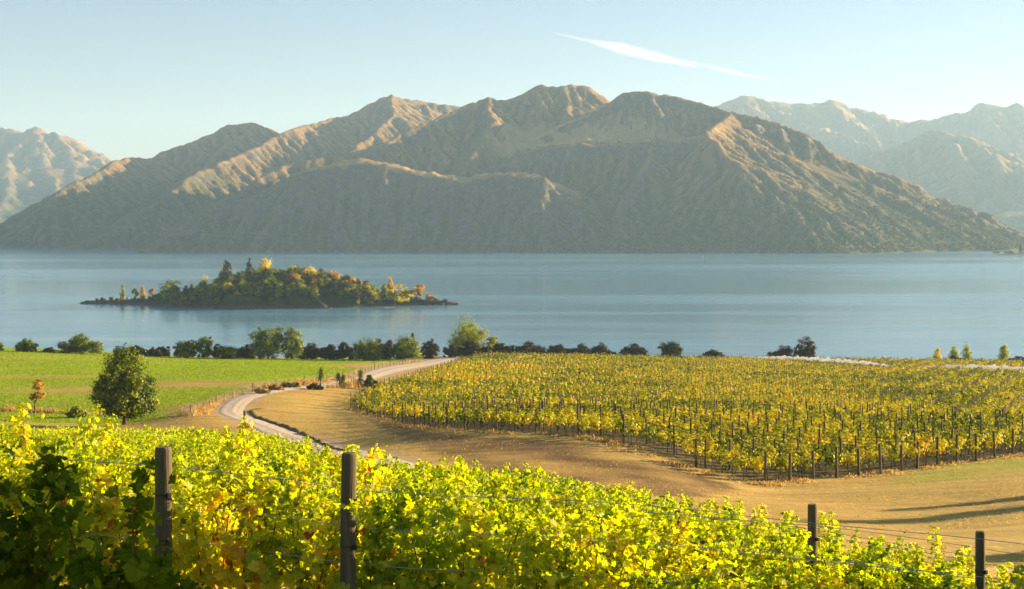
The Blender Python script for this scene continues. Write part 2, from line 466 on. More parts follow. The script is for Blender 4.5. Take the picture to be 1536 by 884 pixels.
# ---------------------------------------------------------------- mountains: ridge lines in plan, eroded
def ridge_pts(L):
    # the slopes rise steeply straight from the shore
    return np.array([at(p[0], p[1], p[2] if p[2] > 4100 or p[2] < 2150 else 2150 + (p[2] - 2150) * 0.80) for p in L])
def raise_ridges(X, Y, ridges, k=7.0, gul=0.0, gs=1.0, seed=0):
    """ridges: (points, near slope, far slope)"""
    acc = None
    Z0 = np.full(X.shape, -40.0)
    S = np.exp(Z0 / k * 0) * 0
    mx = Z0.copy(); lst = []
    for ri, (L, sf, sb) in enumerate(ridges):
        p = ridge_pts(L); best = np.full(X.shape, -200.0); run = 0.0
        for a, b in zip(p[:-1], p[1:]):
            dx, dy = b[0] - a[0], b[1] - a[1]; l2 = dx * dx + dy * dy + 1e-9
            tt = np.clip(((X - a[0]) * dx + (Y - a[1]) * dy) / l2, 0, 1)
            qx, qy, qz = a[0] + tt * dx, a[1] + tt * dy, a[2] + tt * (b[2] - a[2])
            dist = np.hypot(X - qx, Y - qy)
            side = (X - qx) * dy - (Y - qy) * dx      # >0: right-hand side of the line, the camera's side for lines drawn left to right
            w = 0.5 + 0.5 * np.clip(side / (np.sqrt(l2) * (dist + 1e-6)) * 1.6, -1, 1)
            s = sb + (sf - sb) * w
            v = qz - s * dist
            if gul > 0:      # ribs and gullies running straight down from the crest line
                al = (run + tt * math.sqrt(l2)) / gs
                wv = 9 * perlin(dist / gs / 60.0 + ri, al / 90.0, seed + 7)
                rib = 1 - 2 * np.abs(perlin((al + wv) / 62.0, dist / gs / 420.0 + ri * 3.7, seed + 1))
                rib2 = 1 - 2 * np.abs(perlin((al + wv * 1.6) / 23.0, dist / gs / 160.0 + ri * 5.1, seed + 2))
                amp_ = gul * gs * np.clip(dist / gs / 70.0, 0, 1) * (0.55 + 0.9 * np.abs(w - .0) )
                v = v + amp_ * np.clip(.25 + 1.5 * np.abs(perlin(al / 260.0 + 5.3 * ri, dist / gs / 300.0, seed + 12)), 0, 1.25) * (0.75 * (rib - .55) + 0.32 * (rib2 - .5))
            run += math.sqrt(l2)
            best = np.maximum(best, v)
        lst.append(best); mx = np.maximum(mx, best)
    for b in lst: S = S + np.exp((b - mx) / k)
    return mx + k * np.log(np.maximum(S, 1e-9))

def erode(Z, cell, batches=10, N=9000, steps=46, seed=1, ero=0.40, dep=0.25, cap=5.0, cut=-8.0):
    g = np.random.default_rng(seed)
    ny, nx = Z.shape; Z = Z.copy()
    Zf = Z.ravel(); Z00 = Zf.copy()
    def samp(x, y):
        i = np.clip(x.astype(int), 0, nx - 2); j = np.clip(y.astype(int), 0, ny - 2)
        fx = x - i; fy = y - j; q = j * nx + i
        a, b, c, d = Zf[q], Zf[q + 1], Zf[q + nx], Zf[q + nx + 1]
        h = a * (1 - fx) * (1 - fy) + b * fx * (1 - fy) + c * (1 - fx) * fy + d * fx * fy
        gx = (b - a) * (1 - fy) + (d - c) * fy; gy = (c - a) * (1 - fx) + (d - b) * fx
        return h, gx, gy, q, fx, fy
    def put(q, fx, fy, v):
        np.add.at(Zf, q, v * (1 - fx) * (1 - fy)); np.add.at(Zf, q + 1, v * fx * (1 - fy))
        np.add.at(Zf, q + nx, v * (1 - fx) * fy); np.add.at(Zf, q + nx + 1, v * fx * fy)
    for b in range(batches):
        x = g.uniform(2, nx - 3, N); y = g.uniform(2, ny - 3, N)
        dx = np.zeros(N); dy = np.zeros(N); sed = np.zeros(N); vel = np.ones(N); wat = np.ones(N)
        for s in range(steps):
            h, gx_, gy_, q, fx, fy = samp(x, y)
            dx = dx * 0.25 - gx_ * 0.75; dy = dy * 0.25 - gy_ * 0.75
            l = np.hypot(dx, dy) + 1e-6; dx /= l; dy /= l
            x2 = np.clip(x + dx, 1, nx - 3); y2 = np.clip(y + dy, 1, ny - 3)
            h2 = samp(x2, y2)[0]; dh = h2 - h
            c = np.maximum(-dh, 0.02) * vel * wat * cap * 0.12
            over = sed - c
            e = np.where(over > 0, -dep * over, np.minimum(ero * -over, np.maximum(-dh, 0) * 0.7))
            e = np.where(dh > 0, -np.minimum(dh, sed), e)
            e = np.where((h < cut), -dep * np.maximum(sed, 0), e)
            put(q, fx, fy, -e); sed = sed + e
            vel = np.clip(np.sqrt(np.maximum(vel * vel - dh * 0.4, 0.05)), 0.2, 4); wat *= 0.985
            x, y = x2, y2
        np.minimum(Zf, Z00 + 1.2, out=Zf)
    return Zf.reshape(ny, nx)

def blur(Z):
    P = np.pad(Z, 1, mode='edge')
    return (P[:-2, 1:-1] + P[2:, 1:-1] + P[1:-1, :-2] + P[1:-1, 2:] + 4 * P[1:-1, 1:-1]) / 8

def mountain(name, x0, x1, y0, y1, cell, ridges, mat, seed, amp=1.0, eb=10, kk=4.0, fscale=1.0, N=9000, terraces=()):
    xs = np.arange(x0, x1 + 1, cell); ys = np.arange(y0, y1 + 1, cell)
    X, Y = np.meshgrid(xs, ys)
    wx = 16 * fscale * amp * fbm(X / (140 * fscale), Y / (140 * fscale), 3, seed + 40); wy = 16 * fscale * amp * fbm(X / (140 * fscale), Y / (140 * fscale), 3, seed + 60)
    base = raise_ridges(X, Y, ridges, kk); 
    Z = raise_ridges(X + wx * 0.8, Y + wy * 0.8, ridges, kk, 7.0 * amp, fscale, seed)
    up = sstep(-10, 60 * fscale, Z)
    crest = np.clip((base.max() - Z) / base.max(), 0.4, 1)
    Z = Z + amp * up * crest * (14 * fscale * (fbm(X / (210 * fscale), Y / (210 * fscale), 6, seed, 0.5, True) - 0.42) + 5 * fscale * fbm(X / (45 * fscale), Y / (45 * fscale), 4, seed + 5, 0.6) + 5.5 * fscale * (fbm(X / (30 * fscale), Y / (30 * fscale), 3, seed + 9, 0.5, True) - .3))
    Z = erode(Z * (6.0 / cell), cell, eb, N, 60, seed) * (cell / 6.0)
    Z = 0.88 * Z + 0.12 * blur(Z)
    Z = np.where(Z < 0, np.maximum(Z * 2.0, -14), Z)
    keep = np.ones(X.shape, bool)
    F4 = grid_faces(len(xs), len(ys))
    zr = Z.ravel()
    F4 = F4[(zr[F4] > -10).any(1)]
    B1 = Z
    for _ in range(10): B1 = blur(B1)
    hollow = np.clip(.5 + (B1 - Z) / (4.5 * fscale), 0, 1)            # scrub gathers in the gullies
    sunlit_gold = np.zeros(Z.shape)                                          # sunlit benches and rim painted lighter, in golden tussock colour
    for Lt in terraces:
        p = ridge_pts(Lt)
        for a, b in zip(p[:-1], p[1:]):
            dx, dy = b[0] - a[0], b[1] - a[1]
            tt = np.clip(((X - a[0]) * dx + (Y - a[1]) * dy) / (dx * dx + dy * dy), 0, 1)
            sunlit_gold = np.maximum(sunlit_gold, sstep(75, 20, np.hypot(X - a[0] - tt * dx, Y - a[1] - tt * dy) + 30 * fbm(X / 40, Y / 40, 3, 5)))
    me = mesh_data(name, np.stack([X.ravel(), Y.ravel(), zr], 1), F4, mat, {"hollow": ('POINT', hollow.ravel()), "sunlit_gold": ('POINT', sunlit_gold.ravel())}, smooth=True)
    o = obj(name, me); mark(o, kind="structure")
    return o, X, Y, Z

def mountain_mat(name, zmax, bush=True, scale=1.0):
    t = NT(name); P = t.pos()
    sep = t.n("SeparateXYZ"); t.l(P, sep.inputs[0]); z = sep.outputs[2]
    nrm = t.n("NewGeometry").outputs["Normal"]; sn = t.n("SeparateXYZ"); t.l(nrm, sn.inputs[0])
    n1 = t.noise(P, 0.006 / scale, 5, 0.6); n2 = t.noise(P, 0.035 / scale, 6, 0.65); n3 = t.noise(P, 0.12 / scale, 5, 0.7)
    tus = t.ramp(n2, [(0.3, (0.14, 0.085, 0.026)), (0.52, (0.25, 0.15, 0.045)), (0.75, (0.36, 0.22, 0.075))])
    fern = t.ramp(n3, [(0.3, (0.05, 0.052, 0.013)), (0.55, (0.11, 0.10, 0.025)), (0.75, (0.19, 0.15, 0.05))])
    hz = t.math('ADD', t.maprange(z, 20.0, zmax * 0.85), t.math('MULTIPLY', t.math('SUBTRACT', n1, 0.5), 1.3), clamp=True)
    c = t.mix(t.maprange(hz, 0.30, 0.62), fern, tus)
    if bush:
        bz = t.math('ADD', t.maprange(z, 10.0, zmax * 0.42, 1.0, 0.0), t.math('MULTIPLY', t.math('SUBTRACT', n2, 0.5), 2.2), clamp=True)
        dark = t.ramp(n3, [(0.35, (0.045, 0.055, 0.014)), (0.7, (0.12, 0.115, 0.03))])
        c = t.mix(t.maprange(bz, 0.45, 0.7), c, dark)
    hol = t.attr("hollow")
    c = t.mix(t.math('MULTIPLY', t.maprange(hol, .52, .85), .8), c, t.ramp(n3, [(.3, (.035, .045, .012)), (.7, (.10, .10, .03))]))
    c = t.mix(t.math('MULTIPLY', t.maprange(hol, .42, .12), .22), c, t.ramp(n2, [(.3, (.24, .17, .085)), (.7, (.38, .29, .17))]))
    c = t.mix(t.attr("sunlit_gold"), c, t.ramp(n2, [(.3, (.38, .24, .08)), (.7, (.52, .34, .13))]))
    steep = t.math('ADD', t.maprange(sn.outputs[2], 0.80, 0.62), t.math('MULTIPLY', t.math('SUBTRACT', n2, 0.5), 1.6), clamp=True)
    rock = t.ramp(n3, [(0.3, (0.055, 0.053, 0.042)), (0.65, (0.15, 0.135, 0.105))])
    c = t.mix(t.maprange(steep, 0.5, 0.85), c, rock)
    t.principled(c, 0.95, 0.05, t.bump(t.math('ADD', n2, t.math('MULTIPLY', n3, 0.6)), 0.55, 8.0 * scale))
    return t.m

R2 = [(-130,372,2700),(-60,352,2700),(0,338,2700),(60,308,2760),(110,275,2900),(150,251,3050),(185,237,3200),(230,238,3380),(240,229,3420),(290,212,3520),(305,204,3560),(345,186,3650),(380,183,3700),(415,197,3820),(460,215,3900)]
R2b = [(380,184,3700),(368,199,3580),(340,216,3450),(312,240,3330)]
R3 = [(100,368,2480),(160,345,2560),(230,305,2720),(280,268,2900),(330,241,3080),(380,222,3250),(430,196,3420),(460,185,3520),(497,178,3640),(520,172,3700),(555,155,3800),(585,142,3850),(600,145,3900),(640,153,3960),(690,159,4000),(740,185,4050)]
R3b = [(585,143,3850),(590,172,3640),(560,198,3480),(530,222,3300)]
R3c = [(640,153,3960),(640,176,3760),(620,196,3600)]
R4 = [(195,382,2075),(240,358,2150),(300,320,2250),(380,268,2400),(430,244,2480),(505,233,2560),(570,218,2650),(590,206,2700),(640,181,2800),(690,162,2900),(705,157,2920),(735,148,2950),(755,150,2980),(785,143,3000),(797,132,3020),(808,127,3030),(820,131,3030),(840,129,3040),(860,126,3060),(885,129,3080),(905,144,3120),(915,154,3150),(950,178,3230)]
R4b = [(860,127,3060),(852,150,2990),(842,166,2920),(838,190,2840)]
R4c = [(735,149,2950),(740,180,2820),(720,215,2680),(700,240,2580)]
R5 = [(800,205,2780),(840,186,2830),(880,166,2870),(905,155,2890),(920,149,2890),(935,140,2900),(950,136,2905),(970,137,2910),(1000,143,2920),(1040,150,2920),(1075,160,2900),(1100,168,2860),(1150,178,2810),(1190,192,2780),(1230,215,2740),(1280,241,2700),(1340,271,2650),(1400,301,2620),(1450,319,2600),(1490,336,2600),(1536,353,2590),(1590,372,2570)]
R5b = [(1100,168,2860),(1075,184,2680),(1058,199,2545)]
R5c = [(1150,178,2810),(1200,240,2620),(1255,300,2440),(1310,355,2300)]
R5d = [(1230,215,2740),(1300,290,2560),(1370,350,2420)]
R5e = [(1340,271,2650),(1400,330,2520),(1440,362,2440)]
F1 = [(380,292,2300),(430,262,2330),(470,252,2350),(535,243,2370),(570,246,2370),(610,252,2365),(640,258,2360),(690,262,2350),(750,261,2340),(790,262,2320),(815,267,2300)]
F1b = [(800,264,2310),(815,267,2290),(806,300,2215),(816,345,2150),(828,378,2095)]
F2 = [(780,224,2620),(850,216,2600),(920,214,2580),(985,214,2560),(1055,206,2545),(1085,222,2490),(1130,258,2410),(1180,310,2310),(1230,350,2240),(1270,375,2200)]
F2b = [(985,206,2560),(960,250,2440),(930,300,2320),(920,350,2200)]
BU = [(930,378,2090),(985,362,2130),(1040,346,2185),(1085,349,2190),(1130,366,2150),(1165,377,2120)]
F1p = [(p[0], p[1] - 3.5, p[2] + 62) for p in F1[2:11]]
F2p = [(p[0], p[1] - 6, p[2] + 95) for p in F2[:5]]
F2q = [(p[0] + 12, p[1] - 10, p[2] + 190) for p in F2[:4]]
SP = []
for q, (a_, b_, c_) in enumerate([(1098, 178, 2790), (1130, 184, 2760), (1165, 190, 2750), (1205, 204, 2730), (1248, 228, 2700), (1292, 250, 2680), (1335, 272, 2655), (1385, 298, 2625), (1435, 318, 2605)]):
    n_ = 5; e_ = (a_ + (95 + 12 * (q % 3)) * (1 - q * .05), 371, 2330 + 28 * q)
    SP.append([(a_ + (e_[0] - a_) * f ** 1.15, b_ + (e_[1] - b_) * f ** .92 - 5 * math.sin(f * 3.1), c_ + (e_[2] - c_) * f) for f in np.linspace(0, 1, n_)])
M_MTN = mountain_mat("peninsula_tussock_and_rock", 340)
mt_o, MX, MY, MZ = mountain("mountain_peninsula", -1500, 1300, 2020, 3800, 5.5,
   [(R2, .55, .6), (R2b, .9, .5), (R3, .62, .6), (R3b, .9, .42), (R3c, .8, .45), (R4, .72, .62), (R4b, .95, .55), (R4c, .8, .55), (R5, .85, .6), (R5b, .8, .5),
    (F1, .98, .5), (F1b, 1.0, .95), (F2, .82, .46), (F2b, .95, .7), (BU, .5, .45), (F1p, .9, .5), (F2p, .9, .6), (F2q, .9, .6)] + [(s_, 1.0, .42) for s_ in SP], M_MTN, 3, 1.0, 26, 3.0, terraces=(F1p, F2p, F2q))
L1 = [(-330,190,6100),(-150,172,6100),(-60,182,6050),(0,188,6000),(30,192,6000),(55,187,6000),(80,193,6000),(110,205,6020),(150,222,6050),(190,238,6100),(240,262,6150),(310,300,6200)]
L1b = [(105,204,6020),(118,228,5850),(98,258,5650),(105,280,5500),(60,325,5150)]
L1c = [(0,188,6000),(20,230,5700),(10,280,5300),(-20,330,5000)]
mountain("mountain_beyond_west", -3400, -900, 4500, 6700, 18.0, [(L1, .42, .5), (L1b, .55, .5), (L1c, .5, .5)], mountain_mat("west_range", 480, False, 2.0), 11, 0.55, 8, 10.0, 2.2)
L6 = [(1000,200,6700),(1075,157,6600),(1100,145,6550),(1115,140,6520),(1150,148,6500),(1185,152,6550),(1215,151,6600),(1245,149,6650),(1280,156,6700),(1310,163,6700),(1340,173,6750),(1365,178,6800),(1400,175,6800),(1440,163,6750),(1475,150,6700),(1495,153,6700),(1510,156,6700),(1524,151,6700),(1536,158,6700),(1620,150,6700),(1800,200,6700)]
L6b = [(1150,149,6500),(1190,168,6300),(1240,188,6100),(1290,206,5900),(1335,226,5700)]
L6c = [(1245,150,6650),(1270,172,6400),(1300,190,6200)]
L7 = [(1180,300,5000),(1250,258,5050),(1300,232,5100),(1345,214,5200),(1400,192,5300),(1425,195,5260),(1450,200,5200),(1490,224,5000),(1536,254,4800),(1620,300,4600),(1700,340,4500)]
L7b = [(1400,192,5300),(1440,215,5060),(1465,250,4850),(1500,270,4700),(1540,300,4500)]
L8 = [(1380,372,4101),(1440,345,4200),(1500,318,4350),(1560,306,4450),(1700,280,4500)]
mountain("mountain_beyond_east", 800, 3300, 3750, 7300, 20.0, [(L6, .42, .5), (L6b, .5, .45), (L6c, .5, .5), (L7, .42, .45), (L7b, .5, .45), (L8, .35, .35)], mountain_mat("east_range", 560, False, 2.2), 23, 0.55, 8, 10.0, 2.2)

# air between here and the far ranges
hb = MB(); hb.box((0, 3300, 352), (11800, 11400, 724))
t = NT("haze_air"); pv = t.n("VolumePrincipled")
pv.inputs["Color"].default_value = (0.50, 0.76, 1.0, 1)
pv.inputs["Density"].default_value = 0.00009
pv.inputs["Anisotropy"].default_value = 0.15
t.l(pv.outputs[0], t.out.inputs["Volume"])
haze = hb.build("haze", t.m); mark(haze, kind="stuff")
# ---------------------------------------------------------------- foliage materials
G = lambda *s: list(s)
M_VINE = leaf_mat("vine_leaf_autumn", [(0.0, (0.12, 0.22, 0.012)), (0.2, (0.30, 0.40, 0.016)), (0.50, (0.60, 0.63, 0.025)), (0.76, (0.76, 0.60, 0.035)), (0.88, (0.72, 0.36, 0.04)), (1.0, (0.45, 0.12, 0.03))], 0.60, 0.015, 1.15, 0.22, 0.5)
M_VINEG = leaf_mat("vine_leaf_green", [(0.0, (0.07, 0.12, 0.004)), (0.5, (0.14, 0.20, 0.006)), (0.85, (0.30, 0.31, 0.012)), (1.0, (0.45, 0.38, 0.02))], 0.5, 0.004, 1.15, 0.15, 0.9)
M_FAR = leaf_mat("vine_leaf_far_block", [(0.0, (0.05, 0.09, 0.006)), (0.28, (0.29, 0.32, 0.010)), (0.55, (0.74, 0.64, 0.018)), (0.92, (0.62, 0.32, 0.022)), (1.0, (0.42, 0.13, 0.03))], 0.24, 0.01, 1.15, 0.5, 0.04)
M_GREEN = leaf_mat("tree_leaf_green", [(0.0, (0.025, 0.05, 0.002)), (0.42, (0.11, 0.165, 0.006)), (1.0, (0.42, 0.45, 0.02))], 0.3, 0.012, 1.1, 0.2, 0.25)
M_OLIVE = leaf_mat("tree_leaf_olive", [(0.0, (0.028, 0.036, 0.008)), (0.5, (0.06, 0.068, 0.014)), (1.0, (0.13, 0.115, 0.025))], 0.2, 0.01, 1.0, 0.2, 0.25)
M_BROWN = leaf_mat("bush_leaf_dark_brown", [(0.0, (0.028, 0.025, 0.008)), (0.5, (0.06, 0.050, 0.014)), (1.0, (0.13, 0.088, 0.022))], 0.2, 0.01, 1.0, 0.2, 0.25)
M_LIME = leaf_mat("tree_leaf_lime", [(0.0, (0.15, 0.20, 0.012)), (0.5, (0.30, 0.35, 0.02)), (1.0, (0.48, 0.45, 0.04))], 0.55, 0.01, 1.1, 0.2, 0.25)
M_YELLOW = leaf_mat("tree_leaf_yellow", [(0.0, (0.38, 0.33, 0.012)), (0.5, (0.68, 0.56, 0.018)), (1.0, (0.80, 0.66, 0.05))], 0.45, 0.01, 1.15, 0.15, 0.25)
M_ORANGE = leaf_mat("tree_leaf_orange", [(0.0, (0.38, 0.27, 0.03)), (0.5, (0.58, 0.37, 0.045)), (1.0, (0.68, 0.42, 0.09))], 0.4, 0.01, 1.05, 0.15, 0.25)
M_DRY = leaf_mat("dry_grass_blade", [(0.0, (0.30, 0.19, 0.05)), (0.5, (0.48, 0.31, 0.09)), (1.0, (0.60, 0.43, 0.16))], 0.35, 0.01, 1.0, 0.2, 0.2)
M_GGRASS = leaf_mat("green_grass_blade", [(0.0, (0.13, 0.22, 0.005)), (0.6, (0.23, 0.33, 0.008)), (1.0, (0.40, 0.40, 0.03))], 0.45, 0.01, 1.1, 0.3, 0.06)
M_BARK = simple_mat("bark", (0.10, 0.075, 0.05), 0.95, 6, 0.5, 0.6, (1, 1, 0.3))
M_VWOOD = simple_mat("vine_wood", (0.085, 0.055, 0.035), 0.9, 20, 0.5, 0.5, (1, 1, 0.3))
M_CANE = simple_mat("vine_cane", (0.22, 0.09, 0.035), 0.7, 30, 0.4, 0.2)
M_POST = simple_mat("weathered_post_timber", (0.125, 0.105, 0.055), 0.9, 9, 0.45, 0.7, (2.2, 2.2, 0.12))
M_WIRE = simple_mat("galvanised_wire", (0.55, 0.53, 0.48), 0.38, 40, 0.2, 0.1, metallic=0.9)
M_STAPLE = simple_mat("black_wire_clip", (0.03, 0.03, 0.03), 0.6, 40, 0.2, 0.1)
M_ROCK = simple_mat("shore_rock", (0.10, 0.085, 0.065), 0.95, 0.35, 0.5, 0.8)
M_NET = leaf_mat("white_bird_netting", [(0.0, (0.84, 0.82, 0.78)), (1.0, (0.92, 0.90, 0.86))], 0.45, 0.0, 0.9, 0.3, 1.2)

def quads(C, N, size, g, asp=1.0):
    """one leaf clump face per point"""
    n = len(C)
    N = N / (np.linalg.norm(N, axis=1)[:, None] + 1e-9)
    r = g.normal(size=(n, 3)); A = np.cross(N, r); A /= np.linalg.norm(A, axis=1)[:, None] + 1e-9
    B = np.cross(N, A)
    s = np.broadcast_to(size, (n,))[:, None] * g.uniform(0.65, 1.3, (n, 1)) * 0.5
    k = g.uniform(-0.35, 0.35, (n, 1)) * s
    V = np.stack([C - A * s * asp, C - B * s * 0.75 + N * k, C + A * s * asp + N * k * 0.5, C + B * s * 0.75], 1).reshape(-1, 3)
    return V, np.arange(4 * n).reshape(-1, 4)

def crown(lobes, n, size, g, clumps=None, spread=0.16, shell=0.6, up=0.25):
    """leaf faces gathered in clumps over ellipsoid lobes; lobes: (cx,cy,cz,rx,ry,rz)"""
    L = np.array(lobes, float)
    wts = (L[:, 3] * L[:, 4] * L[:, 5]) ** 0.66; wts /= wts.sum()
    K = clumps or max(12, n // 45)
    li = g.choice(len(L), K, p=wts)
    D = g.normal(size=(K, 3)); D /= np.linalg.norm(D, axis=1)[:, None]
    rad = 1 - (1 - shell) * g.random(K) ** 1.4
    rad = np.where(g.random(K) < 0.22, rad * g.uniform(0.3, 0.9, K), rad)
    cc = L[li, :3] + D * L[li, 3:] * rad[:, None]
    ck = g.integers(0, K, n)
    sp = spread * np.mean(L[:, 3:], axis=1)[li][ck]
    off = g.normal(size=(n, 3)) * sp[:, None] * np.array([1, 1, 0.75])
    C = cc[ck] + off
    N = D[ck] * 1.1 + off / (sp[:, None] + 1e-6) * 0.4 + g.normal(size=(n, 3)) * 0.5 + np.array([0, 0, up])
    ct = g.normal(0, 0.22, K)
    tint = np.clip(0.45 + ct[ck] + g.normal(0, 0.16, n), 0, 1)
    V, Q = quads(C, N, size, g)
    return V, Q, tint

def limbs(h_trunk, r, lobes, g, lean=0.0):
    m = MB()
    top = np.array([lean, 0, h_trunk])
    m.tube([(0, 0, -0.4), (0.03 * r, 0, 0.05 * h_trunk), (lean * 0.4, 0, h_trunk * 0.5), top], [r * 1.5, r * 1.1, r * 0.9, r * 0.75], 8)
    for l in lobes[:9]:
        e = np.array(l[:3]) + g.normal(size=3) * np.array(l[3:]) * 0.2
        mid = top * 0.5 + e * 0.5 + np.array([0, 0, -0.06 * h_trunk])
        m.tube([top * 0.92, mid, e], [r * 0.55, r * 0.35, r * 0.12], 6)
    return m

KINDS = {
 "round":  dict(cat="tree", name="broadleaf_tree"),
 "dome":   dict(cat="tree", name="broadleaf_tree"),
 "bush":   dict(cat="shrub", name="shrub"),
 "poplar": dict(cat="tree", name="poplar_tree"),
 "fir":    dict(cat="tree", name="conifer_tree"),
 "open":   dict(cat="tree", name="deciduous_tree")}

def tree_lobes(kind, w, h, g):
    r = w / 2
    L = []
    if kind == "poplar":
        for i in range(6):
            f = i / 5
            L.append((g.normal(0, .05) * w, g.normal(0, .05) * w, h * (0.2 + 0.70 * f), r * (0.75 + .35 * math.sin(math.pi * min(1, f * 1.0 + .1))) * (1 - 0.55 * f), r * (1 - 0.5 * f), h * 0.15))
    elif kind == "fir":
        for i in range(8):
            f = i / 7
            L.append((0, 0, h * (0.12 + 0.82 * f), r * (1 - 0.9 * f) + .08, r * (1 - 0.9 * f) + .08, h * 0.09))
    elif kind == "bush":
        k = max(3, int(w / h * 2.2))
        for i in range(k):
            x = (i + 0.5) / k * 2 - 1
            hh = h * g.uniform(0.66, 0.96) * (1 - 0.3 * x * x)
            L.append((x * r * 0.78, g.uniform(-.25, .25) * r, hh * 0.50, r * min(.55, 1.5 / k), r * 0.45, hh * 0.5))
        L.append((g.uniform(-.3, .3) * r, 0, h * 0.52, r * 0.42, r * 0.4, h * 0.48))
    elif kind == "dome":
        L = [(0, 0, h * .60, r * .62, r * .62, h * .39), (-.36 * r, .1 * r, h * .36, r * .62, r * .6, h * .22), (.42 * r, -.1 * r, h * .31, r * .58, r * .58, h * .21), (.05 * r, -.4 * r, h * .36, r * .62, r * .55, h * .24), (0, 0, h * .84, r * .34, r * .34, h * .16)]
        for i in range(7):
            a = i / 7 * 2 * math.pi; L.append((math.cos(a) * r * .55, math.sin(a) * r * .55, h * g.uniform(.26, .62), r * .42, r * .42, h * .17))
    elif kind == "open":
        for i in range(7):
            a = g.uniform(0, 6.28); q = g.uniform(.2, .62)
            L.append((math.cos(a) * r * q, math.sin(a) * r * q, h * g.uniform(.45, .84), r * g.uniform(.28, .42), r * .36, h * g.uniform(.12, .18)))
    else:
        L = [(0, 0, h * .50, r * .80, r * .74, h * .47), (-.3 * r, 0, h * .26, r * .6, r * .55, h * .22), (.32 * r, -.1 * r, h * .24, r * .58, r * .55, h * .2)]
        for i in range(6):
            a = g.uniform(0, 6.28); q = g.uniform(.45, .66)
            L.append((math.cos(a) * r * q, math.sin(a) * r * q * .9, h * g.uniform(.34, .74), r * g.uniform(.34, .5), r * .42, h * g.uniform(.17, .27)))
    return L

def tree_meshes(kind, w, h, mat, seed, n, size, spread=0.16, trunk_f=0.45, tr=None):
    g = np.random.default_rng(seed)
    L = tree_lobes(kind, w, h, g)
    V, Q, ti = crown(L, n, size, g, spread=.42 if kind in ('poplar', 'fir') else spread, clumps=max(60, n // 20) if kind in ('poplar', 'fir') else None)
    if kind != "poplar" and kind != "fir":    # a loose fringe of single sprays keeps the outline uneven
        pass
    keepz = V[:, 2].reshape(-1, 4).min(1) > 0.02 * h
    Q = Q[keepz]; ti = ti[keepz]
    cm = mesh_data("crown", V, Q, mat, {"tint": ('FACE', ti)})
    tm = limbs(h * trunk_f, tr or max(.04, 0.022 * h), [l for l in L if l[2] > h * trunk_f * 0.7] or L, g).data("trunk", M_BARK, True)
    return cm, tm

def put_tree(name, label, cat, loc, cm, tm, group=None, rz=0.0, sc=1.0):
    t = empty(name, loc, rz); t.scale = (sc, sc, sc)
    mark(t, label, cat, group)
    obj("trunk", tm, t); obj("crown", cm, t)
    return t

